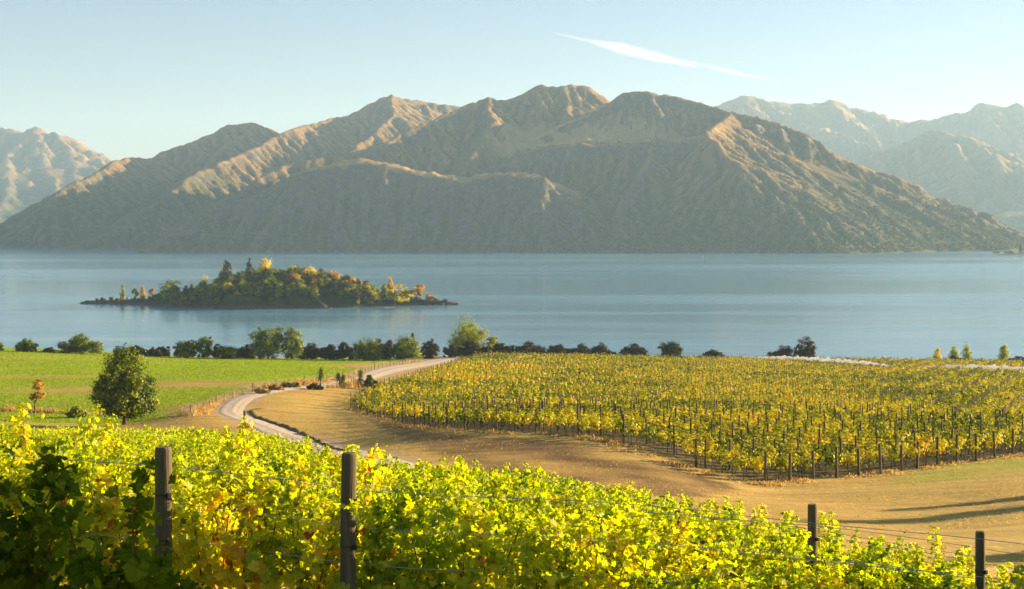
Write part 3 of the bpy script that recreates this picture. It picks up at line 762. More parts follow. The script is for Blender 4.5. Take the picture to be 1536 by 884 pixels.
# ---------------------------------------------------------------- the trees and shrubs between paddock, vines and lake
# column, width in pixels, top row, distance, kind, leaf material, name, category, label
TL = [
 (-4, 20, 511, 345, "round", M_GREEN, "broadleaf_tree", "tree", "green tree half cut off by the photo's left edge on the paddock's far rim"),
 (40, 37, 508, 345, "round", M_GREEN, "broadleaf_tree", "tree", "small round green tree alone on the paddock's far rim, second from the left edge"),
 (74, 24, 521, 352, "bush", M_OLIVE, "shrub", "shrub", "low grey green bush touching the left foot of the wide domed tree"),
 (121, 72, 501, 350, "bush", M_GREEN, "broadleaf_tree", "tree", "wide low domed green tree left of the big dark tree, before the lake"),
 (203, 27, 517, 362, "bush", M_OLIVE, "shrub", "shrub", "olive bush peeping out behind the top of the big dark paddock tree"),
 (229, 32, 521, 362, "bush", M_BROWN, "shrub", "shrub", "low dark brown bush just right of the big paddock tree's top"),
 (246, 22, 517, 364, "bush", M_OLIVE, "shrub", "shrub", "narrow olive bush between the low dark bush and the paired green trees"),
 (277, 42, 510, 360, "round", M_GREEN, "broadleaf_tree", "tree", "rounded green tree, left and wider one of a touching pair on the paddock rim"),
 (306, 30, 504, 362, "round", M_GREEN, "broadleaf_tree", "tree", "narrow taller green tree, right one of a touching pair on the paddock rim"),
 (327, 18, 514, 368, "bush", M_BROWN, "shrub", "shrub", "thin dark reddish bush wedged between the paired green trees and a small green tree"),
 (341, 36, 517, 362, "round", M_GREEN, "broadleaf_tree", "tree", "small bright green tree left of the tall twin topped tree"),
 (366, 36, 517, 370, "bush", M_BROWN, "shrub", "shrub", "dark low bush against the left side of the tall twin topped tree"),
 (402, 56, 489, 366, "round", M_GREEN, "broadleaf_tree", "tree", "tallest full green tree on the paddock rim, left half of the twin tops"),
 (438, 38, 490, 368, "round", M_GREEN, "broadleaf_tree", "tree", "tall green tree leaning on the tallest one, right half of the twin tops"),
 (468, 40, 513, 374, "bush", M_BROWN, "shrub", "shrub", "dark brown hedge bush directly right of the tall twin tops"),
 (495, 32, 515, 374, "bush", M_BROWN, "shrub", "shrub", "dark brown hedge bush, middle one of three between the twin tops and the round trees"),
 (516, 30, 511, 375, "bush", M_BROWN, "shrub", "shrub", "dark brown hedge bush touching the left of the first round green tree"),
 (551, 56, 508, 370, "round", M_GREEN, "broadleaf_tree", "tree", "round green tree, first of two round ones left of the road's end"),
 (566, 24, 507, 380, "bush", M_BROWN, "shrub", "shrub", "dark brown bush rising behind the first round green tree"),
 (583, 24, 509, 379, "bush", M_BROWN, "shrub", "shrub", "dark brown bush filling the gap between the two round green trees"),
 (609, 52, 504, 372, "round", M_GREEN, "broadleaf_tree", "tree", "round green tree nearest the left side of the road's end"),
 (619, 11, 499, 384, "fir", M_OLIVE, "conifer_tree", "tree", "thin dark conifer tip standing up behind the round tree near the road"),
 (644, 28, 509, 384, "bush", M_BROWN, "shrub", "shrub", "very dark tall bush on the left of the gap where the road meets the lake"),
 (675, 21, 515, 386, "bush", M_OLIVE, "shrub", "shrub", "upright brownish bush on the right of the gap where the road ends"),
 (711, 58, 512, 384, "bush", M_BROWN, "shrub", "shrub", "large dark bush at the vineyard corner in front of the lime green tree"),
 (700, 62, 474, 396, "round", M_LIME, "deciduous_tree", "tree", "tall lime green tree rising behind the dark bush at the road's end"),
 (738, 22, 503, 398, "round", M_LIME, "deciduous_tree", "tree", "small lime green sapling at the right shoulder of the tall lime tree"),
 (752, 42, 513, 388, "bush", M_BROWN, "shrub", "shrub", "dark brown hedge bush right of the lime sapling behind the vines"),
 (792, 52, 513, 390, "bush", M_BROWN, "shrub", "shrub", "long dark brown hedge bush, second right of the lime tree"),
 (833, 42, 517, 392, "bush", M_BROWN, "shrub", "shrub", "dark brown hedge bush, third right of the lime tree"),
 (871, 44, 516, 394, "bush", M_BROWN, "shrub", "shrub", "dark brown hedge bush, fourth right of the lime tree, with a ragged top"),
 (897, 38, 515, 396, "bush", M_BROWN, "shrub", "shrub", "reddish brown bush that ends the dark hedge on the right"),
 (919, 20, 527, 398, "bush", M_BROWN, "shrub", "shrub", "lowest small bush between the dark hedge's end and a round dark bush"),
 (950, 42, 516, 400, "bush", M_BROWN, "shrub", "shrub", "round dark bush alone, left of the spiky olive one"),
 (1006, 38, 510, 402, "round", M_OLIVE, "shrub", "shrub", "tall olive bush with spiky top against the lake in the middle"),
 (1068, 38, 525, 406, "bush", M_BROWN, "shrub", "shrub", "low domed dark bush between the spiky olive bush and the white netting"),
 (1170, 44, 517, 412, "bush", M_BROWN, "shrub", "shrub", "wide dark bush behind the white netting, left of the reddish tree"),
 (1210, 34, 504, 414, "round", M_BROWN, "deciduous_tree", "tree", "dark reddish tree with open top and visible stem behind the netting"),
 (1325, 10, 535, 424, "poplar", M_YELLOW, "poplar_tree", "tree", "tiny yellow sapling alone above the far vines"),
 (1391, 16, 540, 424, "bush", M_BROWN, "shrub", "shrub", "tiny dark bush at the left foot of the first yellow poplar"),
 (1407, 13, 523, 426, "poplar", M_YELLOW, "poplar_tree", "tree", "pointed yellow poplar, leftmost of the four by the right edge"),
 (1431, 15, 520, 430, "poplar", M_LIME, "poplar_tree", "tree", "green poplar growing out behind a dark bush, second of four"),
 (1435, 34, 534, 425, "bush", M_BROWN, "shrub", "shrub", "dark bush between two poplars near the right edge"),
 (1451, 13, 515, 426, "poplar", M_LIME, "poplar_tree", "tree", "tallest slender yellow green poplar, right of the dark bush"),
 (1472, 20, 541, 426, "bush", M_BROWN, "shrub", "shrub", "tiny low dark bush right of the tallest slender poplar"),
 (1506, 17, 517, 427, "poplar", M_LIME, "poplar_tree", "tree", "stout green poplar nearest the photo's right edge"),
 (1525, 30, 534, 425, "bush", M_BROWN, "shrub", "shrub", "dark bush right of the stout green poplar at the photo edge"),
 (1494, 24, 541, 425, "bush", M_BROWN, "shrub", "shrub", "low dark bush at the left foot of the stout green poplar"),
 # nearer ones
 (187, 104, 521, 164, "dome", M_GREEN, "broadleaf_tree", "tree", "big dense dark green tree standing alone in front of the paddock"),
 (52, 46, 568, 183, "open", M_ORANGE, "deciduous_tree", "tree", "small thin orange leaved tree left of the big dark tree"),
 (113, 28, 608, 176, "bush", M_LIME, "shrub", "shrub", "small olive yellow shrub between the orange tree and the big dark tree"),
 (394, 26, 580, 205, "bush", M_DRY, "shrub", "shrub", "dry straw coloured bramble on the fence above the road bend"),
 (414, 22, 578, 212, "bush", M_DRY, "shrub", "shrub", "dry pale bramble right of the straw coloured one along the fence"),
 (440, 24, 572, 219, "bush", M_DRY, "shrub", "shrub", "straw coloured clump along the fence near the cabbage tree"),
 (472, 26, 575, 217, "bush", M_OLIVE, "shrub", "shrub", "dark rounded tussock at the end of the visible road bend"),
 (556, 22, 562, 226, "bush", M_GREEN, "shrub", "shrub", "low green shrub by the grey rock at the vineyard corner"),
]
for i, (px, wp, top, d, kind, mat, nm, cat, lab) in enumerate(TL):
    x = xat(px, d); z0 = gz(x, d)
    h = max(1.0, CZ - (top - HY) / F * d - z0) * (1.03 if kind in ("round", "bush", "dome") else 1.0)
    w = wp / F * d
    big = wp > 90
    n = 32000 if big else (int(wp * 90) if kind == 'poplar' else int(np.clip(wp * 190, 1200, 10500)))
    size = 0.27 if big else max(0.26, 0.0009 * d)
    if kind == "open": n = int(n * .35)
    cm, tm = tree_meshes(kind, w * (0.98 if kind != "bush" else 1.05), h, mat, 100 + i, n, size, spread=0.17 if big else 0.16, trunk_f=0.2 if kind in ("bush", "dome") else 0.34, tr=0.28 if big else None)
    put_tree(nm, lab, cat, (x, d, z0 - 0.1), cm, tm)

# spiky-headed cabbage trees by the road
def cabbage(px, top, d, heads, lab):
    x = xat(px, d); z0 = gz(x, d); h = CZ - (top - HY) / F * d - z0
    t = empty("cabbage_tree", (x, d, z0)); mark(t, lab, "tree")
    g = np.random.default_rng(int(px)); m = MB(); V = []; Q = []; n = 0
    for k in range(heads):
        ox = (k - (heads - 1) / 2) * 0.9
        hh = h * (1 - 0.12 * k)
        m.tube([(0, 0, -.2), (ox * .5, 0, hh * .4), (ox, 0, hh * .75)], [.14, .11, .09], 7)
        for q in range(220):
            a = g.uniform(0, 6.28); e = g.uniform(-0.9, 1.4); l = h * g.uniform(.22, .36)
            z = hh * g.uniform(.45, .84)
            dr = np.array([math.cos(a) * math.cos(e), math.sin(a) * math.cos(e), math.sin(e)])
            s = np.cross(dr, (0, 0, 1)); s /= np.linalg.norm(s) + 1e-6; b = np.array([ox * .9, 0, z])
            V += [b - s * .05, b + s * .05, b + dr * l * .6 + s * .06, b + dr * l * .6 - s * .06, b + dr * l - np.array([0, 0, l * .15])]
            Q += [(n, n + 1, n + 2, n + 3), (n + 3, n + 2, n + 4, n + 4)]; n += 5
    Qq = [q for q in Q if q[2] != q[3]]; Tt = [q[:3] for q in Q if q[2] == q[3]]
    m.build("trunk", M_BARK, t)
    obj("crown", mesh_data("crown", V, [np.array(Qq), np.array(Tt)], M_GREEN, {"tint": ('FACE', np.concatenate([g.uniform(.2, .9, len(Qq))] * 2))}), t)
cabbage(481, 551, 222, 1, "slender cabbage tree with one narrow dark head near the road")
cabbage(511, 559, 228, 2, "bushy two headed cabbage tree right of the slender one")
cabbage(541, 554, 236, 1, "cabbage tree standing behind the dark grey rock")
# the grey rock at the corner
def boulder(name, lab, x, y, z, s, seed, mat, cat="rock", group=None):
    g = np.random.default_rng(seed)
    n = 14; th, ph = np.meshgrid(np.linspace(0, 2 * np.pi, n, endpoint=False), np.linspace(0.02, np.pi - .02, 9))
    D = np.stack([np.cos(th) * np.sin(ph), np.sin(th) * np.sin(ph), np.cos(ph)], -1).reshape(-1, 3)
    rr = 1 + .35 * perlin(D[:, 0] * 1.7 + seed, D[:, 1] * 1.7 + D[:, 2] * 2.1, seed) + .12 * perlin(D[:, 0] * 5, D[:, 2] * 5 + D[:, 1] * 4, seed + 3)
    V = D * rr[:, None] * np.array(s)
    Qs = [(j * n + i, j * n + (i + 1) % n, (j + 1) * n + (i + 1) % n, (j + 1) * n + i) for j in range(8) for i in range(n)]
    o = obj(name, mesh_data(name, V, np.array(Qs), mat), None, (x, y, z)); mark(o, lab, cat, group); return o
boulder("boulder", "dark pointed grey rock at the near left end of the vineyard beside the cabbage tree", xat(541, 230), 230, gz(xat(541, 230), 230) + .5, (.75, .7, 1.0), 5, M_ROCK)

# unseen trees casting long shadows in from the right; first added to shade vines
for k, (ax, ay, s, w, h) in enumerate([(-1.85, 6.45, 22, 2.5, 16.0), (16.8, 62.0, 36, 4.2, 9.5), (22.5, 70.0, 27, 2.6, 7.0), (14.5, 42.0, 26, 3.2, 7.2)]):
    x = ax + math.sin(SUN_AZ) * s; y = ay + math.cos(SUN_AZ) * s
    cm, tm = tree_meshes("poplar", w, h, M_GREEN, 900 + k, 16000 if k == 0 else 8000, .3, spread=.3, trunk_f=.5)
    put_tree("poplar_tree", "unseen tall narrow poplar beyond the right edge, casting its long shadow into view", "tree", (x, y, gz(x, y) - .1), cm, tm, "poplars outside the right edge")

# ---------------------------------------------------------------- island
ix0, ix1, iy = xat(112, 778), xat(690, 778), 790.0
def island_z(x, y):
    u = (x - ix0) / (ix1 - ix0)
    half = 36 * np.clip(np.sin(np.pi * np.clip(u, 0, 1)) ** 0.75, 0, 1) * (0.45 + 0.75 * sstep(.12, .4, u) * sstep(.97, .6, u)) + 1.5
    cyl = iy - 10 * u + 5 * perlin(x / 30, 2.2, 8)
    v = np.abs(y - cyl) / half + 0.22 * perlin(x / 9, y / 9, 4)
    hgt = np.interp(u, [0, .04, .14, .25, .33, .42, .50, .58, .66, .74, .80, .86, .95, 1], [.5, 1.1, 1.9, 2.6, 6.0, 13.5, 15.5, 15.0, 13.0, 8.0, 3.0, 2.3, 1.8, .4])
    prof = np.clip(1 - np.clip(v, 0, 2) ** 1.7, -1, 1)
    shore = sstep(1.03, .86, v) * 1.5
    z = np.where(v < 1, shore + (hgt - 1.2) * np.clip(prof, 0, 1) ** .85, -2.5 * np.clip(v - 1, 0, 1) - .1)
    return np.where((u < -.0) | (u > 1.0), -2.5, z + .6 * fbm(x / 5, y / 5, 3, 9) * sstep(-.2, .8, z))
xs = np.arange(ix0 - 6, ix1 + 6, 1.2); ys = np.arange(iy - 75, iy + 55, 1.6)
X, Y = np.meshgrid(xs, ys); Z = island_z(X, Y)
t = NT("island_ground"); P = t.pos(); n2 = t.noise(P, .25, 5, .65)
sp = t.n("SeparateXYZ"); t.l(P, sp.inputs[0])
c = t.ramp(n2, [(.3, (.03, .03, .012)), (.6, (.07, .06, .022)), (.8, (.16, .11, .05))])
c = t.mix(t.maprange(sp.outputs[2], 1.9, 1.1), c, t.ramp(t.noise(P, 1.2, 4, .7), [(.3, (.06, .05, .036)), (.7, (.13, .11, .08))]))
t.principled(c, .95, .1, t.bump(n2, .8, .6))
Fq = grid_faces(len(xs), len(ys)); zr = Z.ravel(); Fq = Fq[(zr[Fq] > -2.2).any(1)]
isl = obj("island", mesh_data("island", np.stack([X.ravel(), Y.ravel(), zr], 1), Fq, t.m, smooth=True)); mark(isl, kind="structure")
def iz(x, y): return float(island_z(np.array([x]), np.array([y]))[0])

I_MATS = {"olive": M_OLIVE, "brown": M_BROWN, "green": M_GREEN, "lime": M_LIME, "yellow": M_YELLOW, "orange": M_ORANGE}
IM = {}
def isl_mesh(kind, mat, v):
    key = (kind, mat, v)
    if key not in IM:
        w = {"round": 1.0, "bush": 1.3, "poplar": .36, "fir": .42, "open": .85}[kind]
        IM[key] = tree_meshes(kind, w, 1.0, I_MATS[mat], 500 + len(IM) * 7 + v, {"fir": 800, "poplar": 800}.get(kind, 2000), .085 if kind in ("round", "bush", "open") else .075, spread=.22, tr=.022)
    return IM[key]
# the ones that stand out: column, top row, distance, kind, colour, label, height in pixels, width in pixels
IS = [(341, 388, 768, "fir", "olive", "dark pointed fir at the left end of the island's summit", 38, 15),
 (373, 388, 776, "fir", "olive", "small dark fir in the middle of the island's summit", 26, 10),
 (398, 388, 796, "round", "yellow", "bright yellow green tree with a pointed top at the island's highest point", 20, 20),
 (394, 386, 799, "poplar", "orange", "thin orange spire just behind the island's highest yellow tree", 20, 6),
 (333, 398, 790, "round", "lime", "pale green round tree left of the dark fir on the summit", 12, 12),
 (445, 398, 775, "fir", "green", "green conifer on the island's right summit slope", 26, 12),
 (463, 400, 778, "round", "yellow", "tall yellow tree right of the green conifer on the island", 22, 22),
 (478, 406, 776, "round", "lime", "yellow lime tree below and right of the tall yellow one", 20, 20),
 (456, 400, 788, "open", "orange", "pale orange tree behind the tall yellow tree on the summit", 16, 14),
 (438, 397, 792, "round", "yellow", "yellow brown tree left of the green conifer on the summit", 14, 16),
 (257, 417, 770, "round", "green", "large dark green tree with sunlit top on the island's left shore", 34, 32),
 (283, 424, 772, "round", "olive", "small dark round tree between the large shore tree and the yellow pair", 20, 16),
 (306, 414, 776, "round", "yellow", "yellow tree with dark lower half left of the hill", 18, 14),
 (344, 424, 754, "round", "yellow", "orange topped yellow tree at the foot of the hill by the water", 30, 24),
 (310, 424, 756, "round", "green", "broad olive green tree on the shore left of the orange topped one", 30, 34),
 (365, 432, 752, "round", "green", "round dull green tree on the shore right of the orange topped one", 24, 26),
 (391, 438, 752, "round", "lime", "small yellow green tree low on the shore under the hill", 16, 14),
 (418, 430, 754, "open", "lime", "pale lime tree at the foot of the hill near its middle", 24, 14),
 (440, 436, 752, "round", "yellow", "yellow topped shrub tree low on the shore, middle of the hill", 18, 18),
 (329, 421, 762, "poplar", "lime", "thin lime sapling halfway up the hill's left foot", 14, 6),
 (184, 426, 784, "poplar", "lime", "slim yellow green spire alone on the island's low left point", 16, 6),
 (203, 431, 782, "open", "lime", "small yellow sapling pair right of the slim spire", 10, 10),
 (214, 428, 784, "poplar", "orange", "small pale orange spire on the island's low left part", 12, 7),
 (228, 430, 782, "open", "orange", "rusty small tree left of the large dark shore tree", 10, 10),
 (561, 433, 755, "round", "yellow", "bright yellow round tree, leftmost of the yellow group on the right point", 21, 18),
 (553, 429, 765, "poplar", "yellow", "small yellow spire behind the leftmost round yellow tree", 14, 7),
 (578, 418, 756, "open", "yellow", "tall yellow tree with bare stem on the island's right point", 34, 13),
 (585, 413, 760, "poplar", "orange", "tallest thin pale tree just right of the bare stemmed yellow one", 38, 7),
 (600, 427, 752, "round", "yellow", "widest bright yellow tree on the island's right point", 28, 34),
 (625, 425, 752, "open", "orange", "pale orange tree next to the widest yellow one", 28, 22),
 (649, 443, 752, "open", "orange", "low pale orange shrub near the island's right tip", 12, 14),
 (641, 438, 756, "poplar", "orange", "thin pale sapling right of the pale orange tree", 14, 5),
 (634, 448, 748, "bush", "olive", "dark shrub on the rocks under the pale orange tree", 8, 14),
 (668, 449, 752, "bush", "brown", "dark low shrub on the island's rocky right tip", 7, 10),
 (585, 448, 748, "bush", "olive", "dark shrub at the foot of the bare stemmed yellow tree", 8, 12)]
for k, (px, top, d, kind, col, lab, hp, wp) in enumerate(IS):
    yy_ = np.linspace(735, 800, 131); zz_ = island_z(xat(px, yy_), yy_); fr = yy_[zz_ > 1.0]
    if len(fr): d = float(np.clip(d, fr[0] + 1.5, max(fr[-1] - 2, fr[0] + 1.5)))
    x = xat(px, d); zt = CZ - (top - HY) / F * d; hh = hp / F * d
    zb = max(iz(x, d), 0.3); hh = max(zt - zb, .6 * hh, 1.0)
    t = put_tree({"fir": "conifer_tree", "poplar": "poplar_tree", "bush": "shrub"}.get(kind, "deciduous_tree"), lab, "shrub" if kind == "bush" else "tree", (x, d, zb - .1), *isl_mesh(kind, col, k % 2), "trees that stand out on the island", rz=k * 1.3)
    w0 = {"round": 1.0, "bush": 1.3, "poplar": .36, "fir": .42, "open": .85}[kind]
    sxy = (wp / F * d) / w0 * (1.3 if px > 545 else 1.15)
    t.scale = (sxy, sxy, hh)
g = np.random.default_rng(77)
cnt = 0; tries = 0
spots = []
while cnt < 292 and tries < 9000:
    tries += 1
    x = g.uniform(ix0 + 8, ix1 - 12); y = g.uniform(iy - 44, iy + 3)
    z = iz(x, y)
    if z < 1.2: continue
    px = CX + F * x / y
    u = (x - ix0) / (ix1 - ix0)
    if any((x - a) ** 2 + (y - b) ** 2 < (2.9 if z > 5 else 2.2) ** 2 for a, b in spots): continue
    if u > .8 and g.random() < .25: continue
    if 340 < px < 372 and z > 8 and y < 768 and g.random() < .4: continue
    spots.append((x, y))
    high = z > 9 and px > 395
    col = g.choice(["olive", "brown", "green", "lime", "orange"], p=[.28, .12, .40, .15, .05] if not high else [.24, .12, .34, .22, .08])
    if px > 470 and px < 550 and g.random() < .35: col = g.choice(["brown", "orange", "brown"])
    hh = g.uniform(3.4, 6.4) if z > 4 else g.uniform(2.4, 5.0)
    if u > .8 or u < .2: hh *= .55
    kind = "round" if g.random() < .6 else "bush"
    lab = {"olive": "one of the dark olive trees covering the island's hill and shore", "brown": "one of the dark reddish brown shrubs among the island's trees",
           "green": "one of the plain green trees covering the island's hill", "lime": "one of the small yellow green trees scattered among darker island trees",
           "orange": "one of the small russet shrubs scattered over the island"}[str(col)]
    t = put_tree("broadleaf_tree" if kind == "round" else "shrub", lab, "tree" if kind == "round" else "shrub", (x, y, z - .15), *isl_mesh(kind, str(col), int(g.integers(0, 2))), "small %s trees on the island" % col, rz=g.uniform(0, 6.28))
    s = hh * g.uniform(.85, 1.2); t.scale = (s, s, hh); cnt += 1
for k in range(26):
    u = g.choice([g.uniform(.0, .16), g.uniform(.84, .995), g.uniform(.1, .95)], p=[.4, .35, .25]); x = ix0 + u * (ix1 - ix0)
    yy = np.linspace(iy - 60, iy, 240); zz = island_z(np.full(240, x), yy); q = np.where(zz > .15)[0]
    y = yy[q[0]] if len(q) else iy - 14
    s = g.uniform(.5, 1.5)
    boulder("shore_rock", "one of the dark rocks lying along the island's waterline", x, y, .15, (s * 1.3, s, s * .7), 40 + k, M_ROCK, "rock", "rocks on the island shore")
# jetty at the right end of the island
jx, jy = xat(584, 738), 738.0
jt = empty("jetty", (jx, jy, 0)); mark(jt, "small pale wooden jetty at the waterline below the yellow trees", "jetty")
m = MB()
for k in range(9): m.box((-2.6 + k * .62, 0, .62), (.56, 2.2, .08))
m.build("deck", simple_mat("jetty_board", (.42, .39, .33), .85, 6, .3, .3), jt)
for sx in (-2.5, 0, 2.5):
    for sy in (-.9, .9):
        p = MB(); p.tube([(sx, sy, -1.5), (sx, sy, .58 if sx < 2 else 1.1)], .09, 8); p.build("pile", M_POST, jt)
p = MB(); p.tube([(2.9, .6, -1.2), (2.92, .6, 3.0), (2.9, .62, 5.6)], [.14, .12, .1], 8); o = p.build("mooring_pole", M_POST); o.location = (jx, jy, 0); mark(o, "tall thin pole standing in the water at the jetty's right end", "pole")

# low spit with a lone poplar at the lake's right side
sx0, sd = xat(1478, 2010), 2010.0
xs = np.arange(sx0, sx0 + 420, 4.0); ys = np.arange(sd - 26, sd + 30, 4.0); X, Y = np.meshgrid(xs, ys)
Z = 3.2 * sstep(0, 60, X - sx0) * np.clip(1 - ((Y - sd - 2) / 22) ** 2, -.6, 1) + .9 * perlin(X / 16, Y / 11, 3) - .5
o = obj("lake_spit", mesh_data("lake_spit", np.stack([X.ravel(), Y.ravel(), Z.ravel()], 1), grid_faces(len(xs), len(ys)), M_LAND, {"green": ('POINT', np.full(X.size, .3)), "vine": ('POINT', np.full(X.size, .6)), "bare": ('POINT', np.zeros(X.size))}, smooth=True)); mark(o, kind="structure")
for k, (px, top, kind, wp, lab) in enumerate([(1531, 363, "poplar", 6, "lone dark poplar on the low spit at the lake's far right"), (1495, 377, "bush", 14, "low bush near the left tip of the far right spit"), (1513, 375, "bush", 18, "wider low bush on the spit left of the lone poplar"), (1541, 376, "bush", 14, "low bush at the right foot of the spit's poplar")]):
    x = xat(px, sd); h = CZ - (top - HY) / F * sd - 1.6
    cm, tm = tree_meshes(kind, wp / F * sd, h, M_OLIVE, 700 + k, 500, 1.3, spread=.3)
    put_tree("poplar_tree" if kind == "poplar" else "shrub", lab, "tree" if kind == "poplar" else "shrub", (x, sd, 1.4), cm, tm)
m = MB(); b0 = at(1054, 386, 1850); m.tube([(0, 0, -.6), (0, 0, .3), (0, 0, .9), (0, 0, 1.5)], [.7, .8, .5, .2], 12); m.tube([(0, 0, 1.4), (0, 0, 5.2)], [.16, .1], 8)
o = m.build("buoy", simple_mat("buoy_paint", (.45, .42, .34), .5, 1, .05, .05)); o.location = (b0[0], 1850, .2); mark(o, "tiny pale channel buoy with a mast out on the lake", "buoy")
# ---------------------------------------------------------------- far vineyard block: rows run away to the left
g = np.random.default_rng(5)
CV, CQ, CT = [], [], []; nV = 0
TKV = MB(); trunkP = []
postP = []
amin = (BLOCK @ n_dir).min(); amax = (BLOCK @ n_dir).max()
row_off = BLOCK[0] @ n_dir
LC, LN, LS, LT = [], [], [], []
kk = 0
for k in range(-30, 170):
    o_ = row_off + 0.3 + k * 2.25
    if o_ < amin or o_ > amax: continue
    tt = np.arange(-260, 420, 0.5)
    px_ = n_dir[0] * o_ + r_dir[0] * (tt); py_ = n_dir[1] * o_ + r_dir[1] * (tt)
    ins = in_poly(px_, py_, BLOCK) & (np.abs(px_) < .40 * py_ + 8)
    if ins.sum() < 6: continue
    q = np.where(ins)[0]
    segs = np.split(q, np.where(np.diff(q) > 1)[0] + 1)
    for sg in segs:
        if len(sg) < 6: continue
        t0, t1 = tt[sg[0]], tt[sg[-1]]
        # posts: a stout one at each end, then one every 6 m
        pt = list(np.arange(t0, t1, 5.6))
        for j, tv in enumerate(pt): postP.append((n_dir[0] * o_ + r_dir[0] * tv, n_dir[1] * o_ + r_dir[1] * tv, j == 0))
        postP.append((n_dir[0] * o_ + r_dir[0] * t1, n_dir[1] * o_ + r_dir[1] * t1, True))
        # leaves
        tc = tt[sg]; xc = n_dir[0] * o_ + r_dir[0] * tc; yc = n_dir[1] * o_ + r_dir[1] * tc
        den = np.where(yc < 135, 84, np.where(yc < 190, 54, np.where(yc < 260, 32, 18)))
        sz = np.where(yc < 135, .24, np.where(yc < 190, .29, np.where(yc < 260, .34, .46)))
        vig = np.clip(0.85 + 0.5 * fbm(xc / 7, yc / 7, 3, 91), .35, 1.3)
        gap = fbm(tc / 1.4 + o_ * 3.1, xc * 0 + o_, 2, 55)
        cnts = (den * .5 * vig * np.where(gap < -.38, .25, 1)).astype(int)
        rep = np.repeat(np.arange(len(tc)), cnts)
        m_ = len(rep)
        vi = np.floor(tc[rep] / 1.5).astype(int)                      # which vine of the row
        hv = np.sin(vi * 12.9898 + o_ * 78.233) * 43758.5453; hv = hv - np.floor(hv)
        hw = np.sin(vi * 39.346 + o_ * 11.135) * 24634.6345; hw = hw - np.floor(hw)
        al = (vi + .5) * 1.5 + (hw - .5) * .3 + g.normal(0, .29, m_)
        hh = 1.10 + (hv - .5) * .45 + g.normal(0, .22, m_) + (g.random(m_) < .07) * g.uniform(0, .6, m_)
        la = g.normal(0, .19, m_) + (hw - .5) * .15
        X = n_dir[0] * (o_ + la) + r_dir[0] * al; Y = n_dir[1] * (o_ + la) + r_dir[1] * al
        LC.append(np.stack([X, Y, np.clip(hh, .55, 2.3)], 1))
        da = al - (vi + .5) * 1.5; LN.append(np.stack([n_dir[0] * la + r_dir[0] * da, n_dir[1] * la + r_dir[1] * da, (hh - 1.0) * .9 + .08], 1) / .25 + g.normal(size=(m_, 3)) * .5)
        LS.append(sz[rep]); LT.append(np.clip(.40 + g.normal(0, .15, m_) + .46 * (hw - .5) + .16 * (fbm(X / 16, Y / 16, 2, 77)), 0, 1))
        # stems under the near rows
        near = tc[(yc < 215)]
        for tv in near[::2]:
            trunkP.append((n_dir[0] * o_ + r_dir[0] * tv, n_dir[1] * o_ + r_dir[1] * tv))
C_ = np.concatenate(LC); C_[:, 2] += ground(C_[:, 0], C_[:, 1])
V, Q = quads(C_, np.concatenate(LN), np.concatenate(LS), g)
tint_f = np.concatenate(LT)
# vine stems as thin three-sided sticks
tp = np.array(trunkP); m_ = len(tp); tz = ground(tp[:, 0], tp[:, 1])
rr = g.uniform(.022, .04, m_); ln = g.normal(0, .07, (m_, 2))
SV = []
for a in (0, 2.09, 4.19):
    SV.append(np.stack([tp[:, 0] + rr * math.cos(a), tp[:, 1] + rr * math.sin(a), tz - .1], 1))
for a in (0, 2.09, 4.19):
    SV.append(np.stack([tp[:, 0] + ln[:, 0] + rr * .8 * math.cos(a), tp[:, 1] + ln[:, 1] + rr * .8 * math.sin(a), tz + 1.0], 1))
SV = np.stack(SV, 1).reshape(-1, 3)
b_ = np.arange(m_)[:, None] * 6
SQ = np.concatenate([b_ + np.array([[0, 1, 4, 3]]), b_ + np.array([[1, 2, 5, 4]]), b_ + np.array([[2, 0, 3, 5]])])
nq = len(Q)
vm = mesh_data("vineyard_block", np.vstack([V, SV]), np.vstack([Q, SQ + len(V)]), [M_FAR, M_VWOOD], {"tint": ('FACE', np.concatenate([tint_f, np.zeros(len(SQ))]))},
     mat_idx=np.concatenate([np.zeros(nq, int), np.ones(len(SQ), int)]))
o = obj("vineyard_foliage", vm); mark(o, "yellow and orange rows of vines filling the far block beside the dirt headland", "vines", kind="stuff")

def post_mesh(h, r, seed, top_chamfer=True, k=10):
    m = MB(); g2 = np.random.default_rng(seed)
    zs = [-.35, 0, h * .3, h * .7, h - .03, h]; rs = [r * 1.04, r * 1.03, r, r * .985, r * .97, r * (.86 if top_chamfer else .96)]
    off2 = g2.normal(0, r * .04, (len(zs), 2))
    m.tube([(a, b, z) for (a, b), z in zip(off2, zs)], rs, k)
    return m.data("wooden_post", M_POST, False)
pm = {(e, v): post_mesh(1.95 if e else 2.15, .095 if e else .075, 60 + v + 10 * e, k=8) for e in (True, False) for v in range(3)}
PP = np.array([(a, b, float(e)) for a, b, e in postP]); dep = PP[:, 1] + .3 * np.abs(PP[:, 0])
order = np.argsort(dep)
nz_ = ground(PP[:, 0], PP[:, 1])
front = np.array([(kx, ky) for kx, ky in BLOCK[[0, 17, 16]]])
near_ids = order[:292]; rest_ids = order[292:]
proto = {k: v for k, v in pm.items()}
for q in near_ids:
    e = PP[q, 2] > .5
    o = obj("wooden_post", proto[(bool(e), int(q) % 3)], None, (PP[q, 0], PP[q, 1], nz_[q])); o.rotation_euler = (g.normal(0, .02), g.normal(0, .02), g.uniform(0, 6.28))
    o.scale = (1, 1, g.uniform(.93, 1.08))
    endp = e and PP[q, 1] < 112 and PP[q, 0] > 14
    if endp: mark(o, "stout weathered end post of a vine row along the grass headland", "post", "end posts facing the headland")
    elif e: mark(o, "stout post closing a vine row on the block's left edge", "post", "end posts on the left edge of the block")
    else: mark(o, "thin grey line post rising between the yellow vines of the far block", "post", "line posts inside the far vineyard block")
RV = MB()
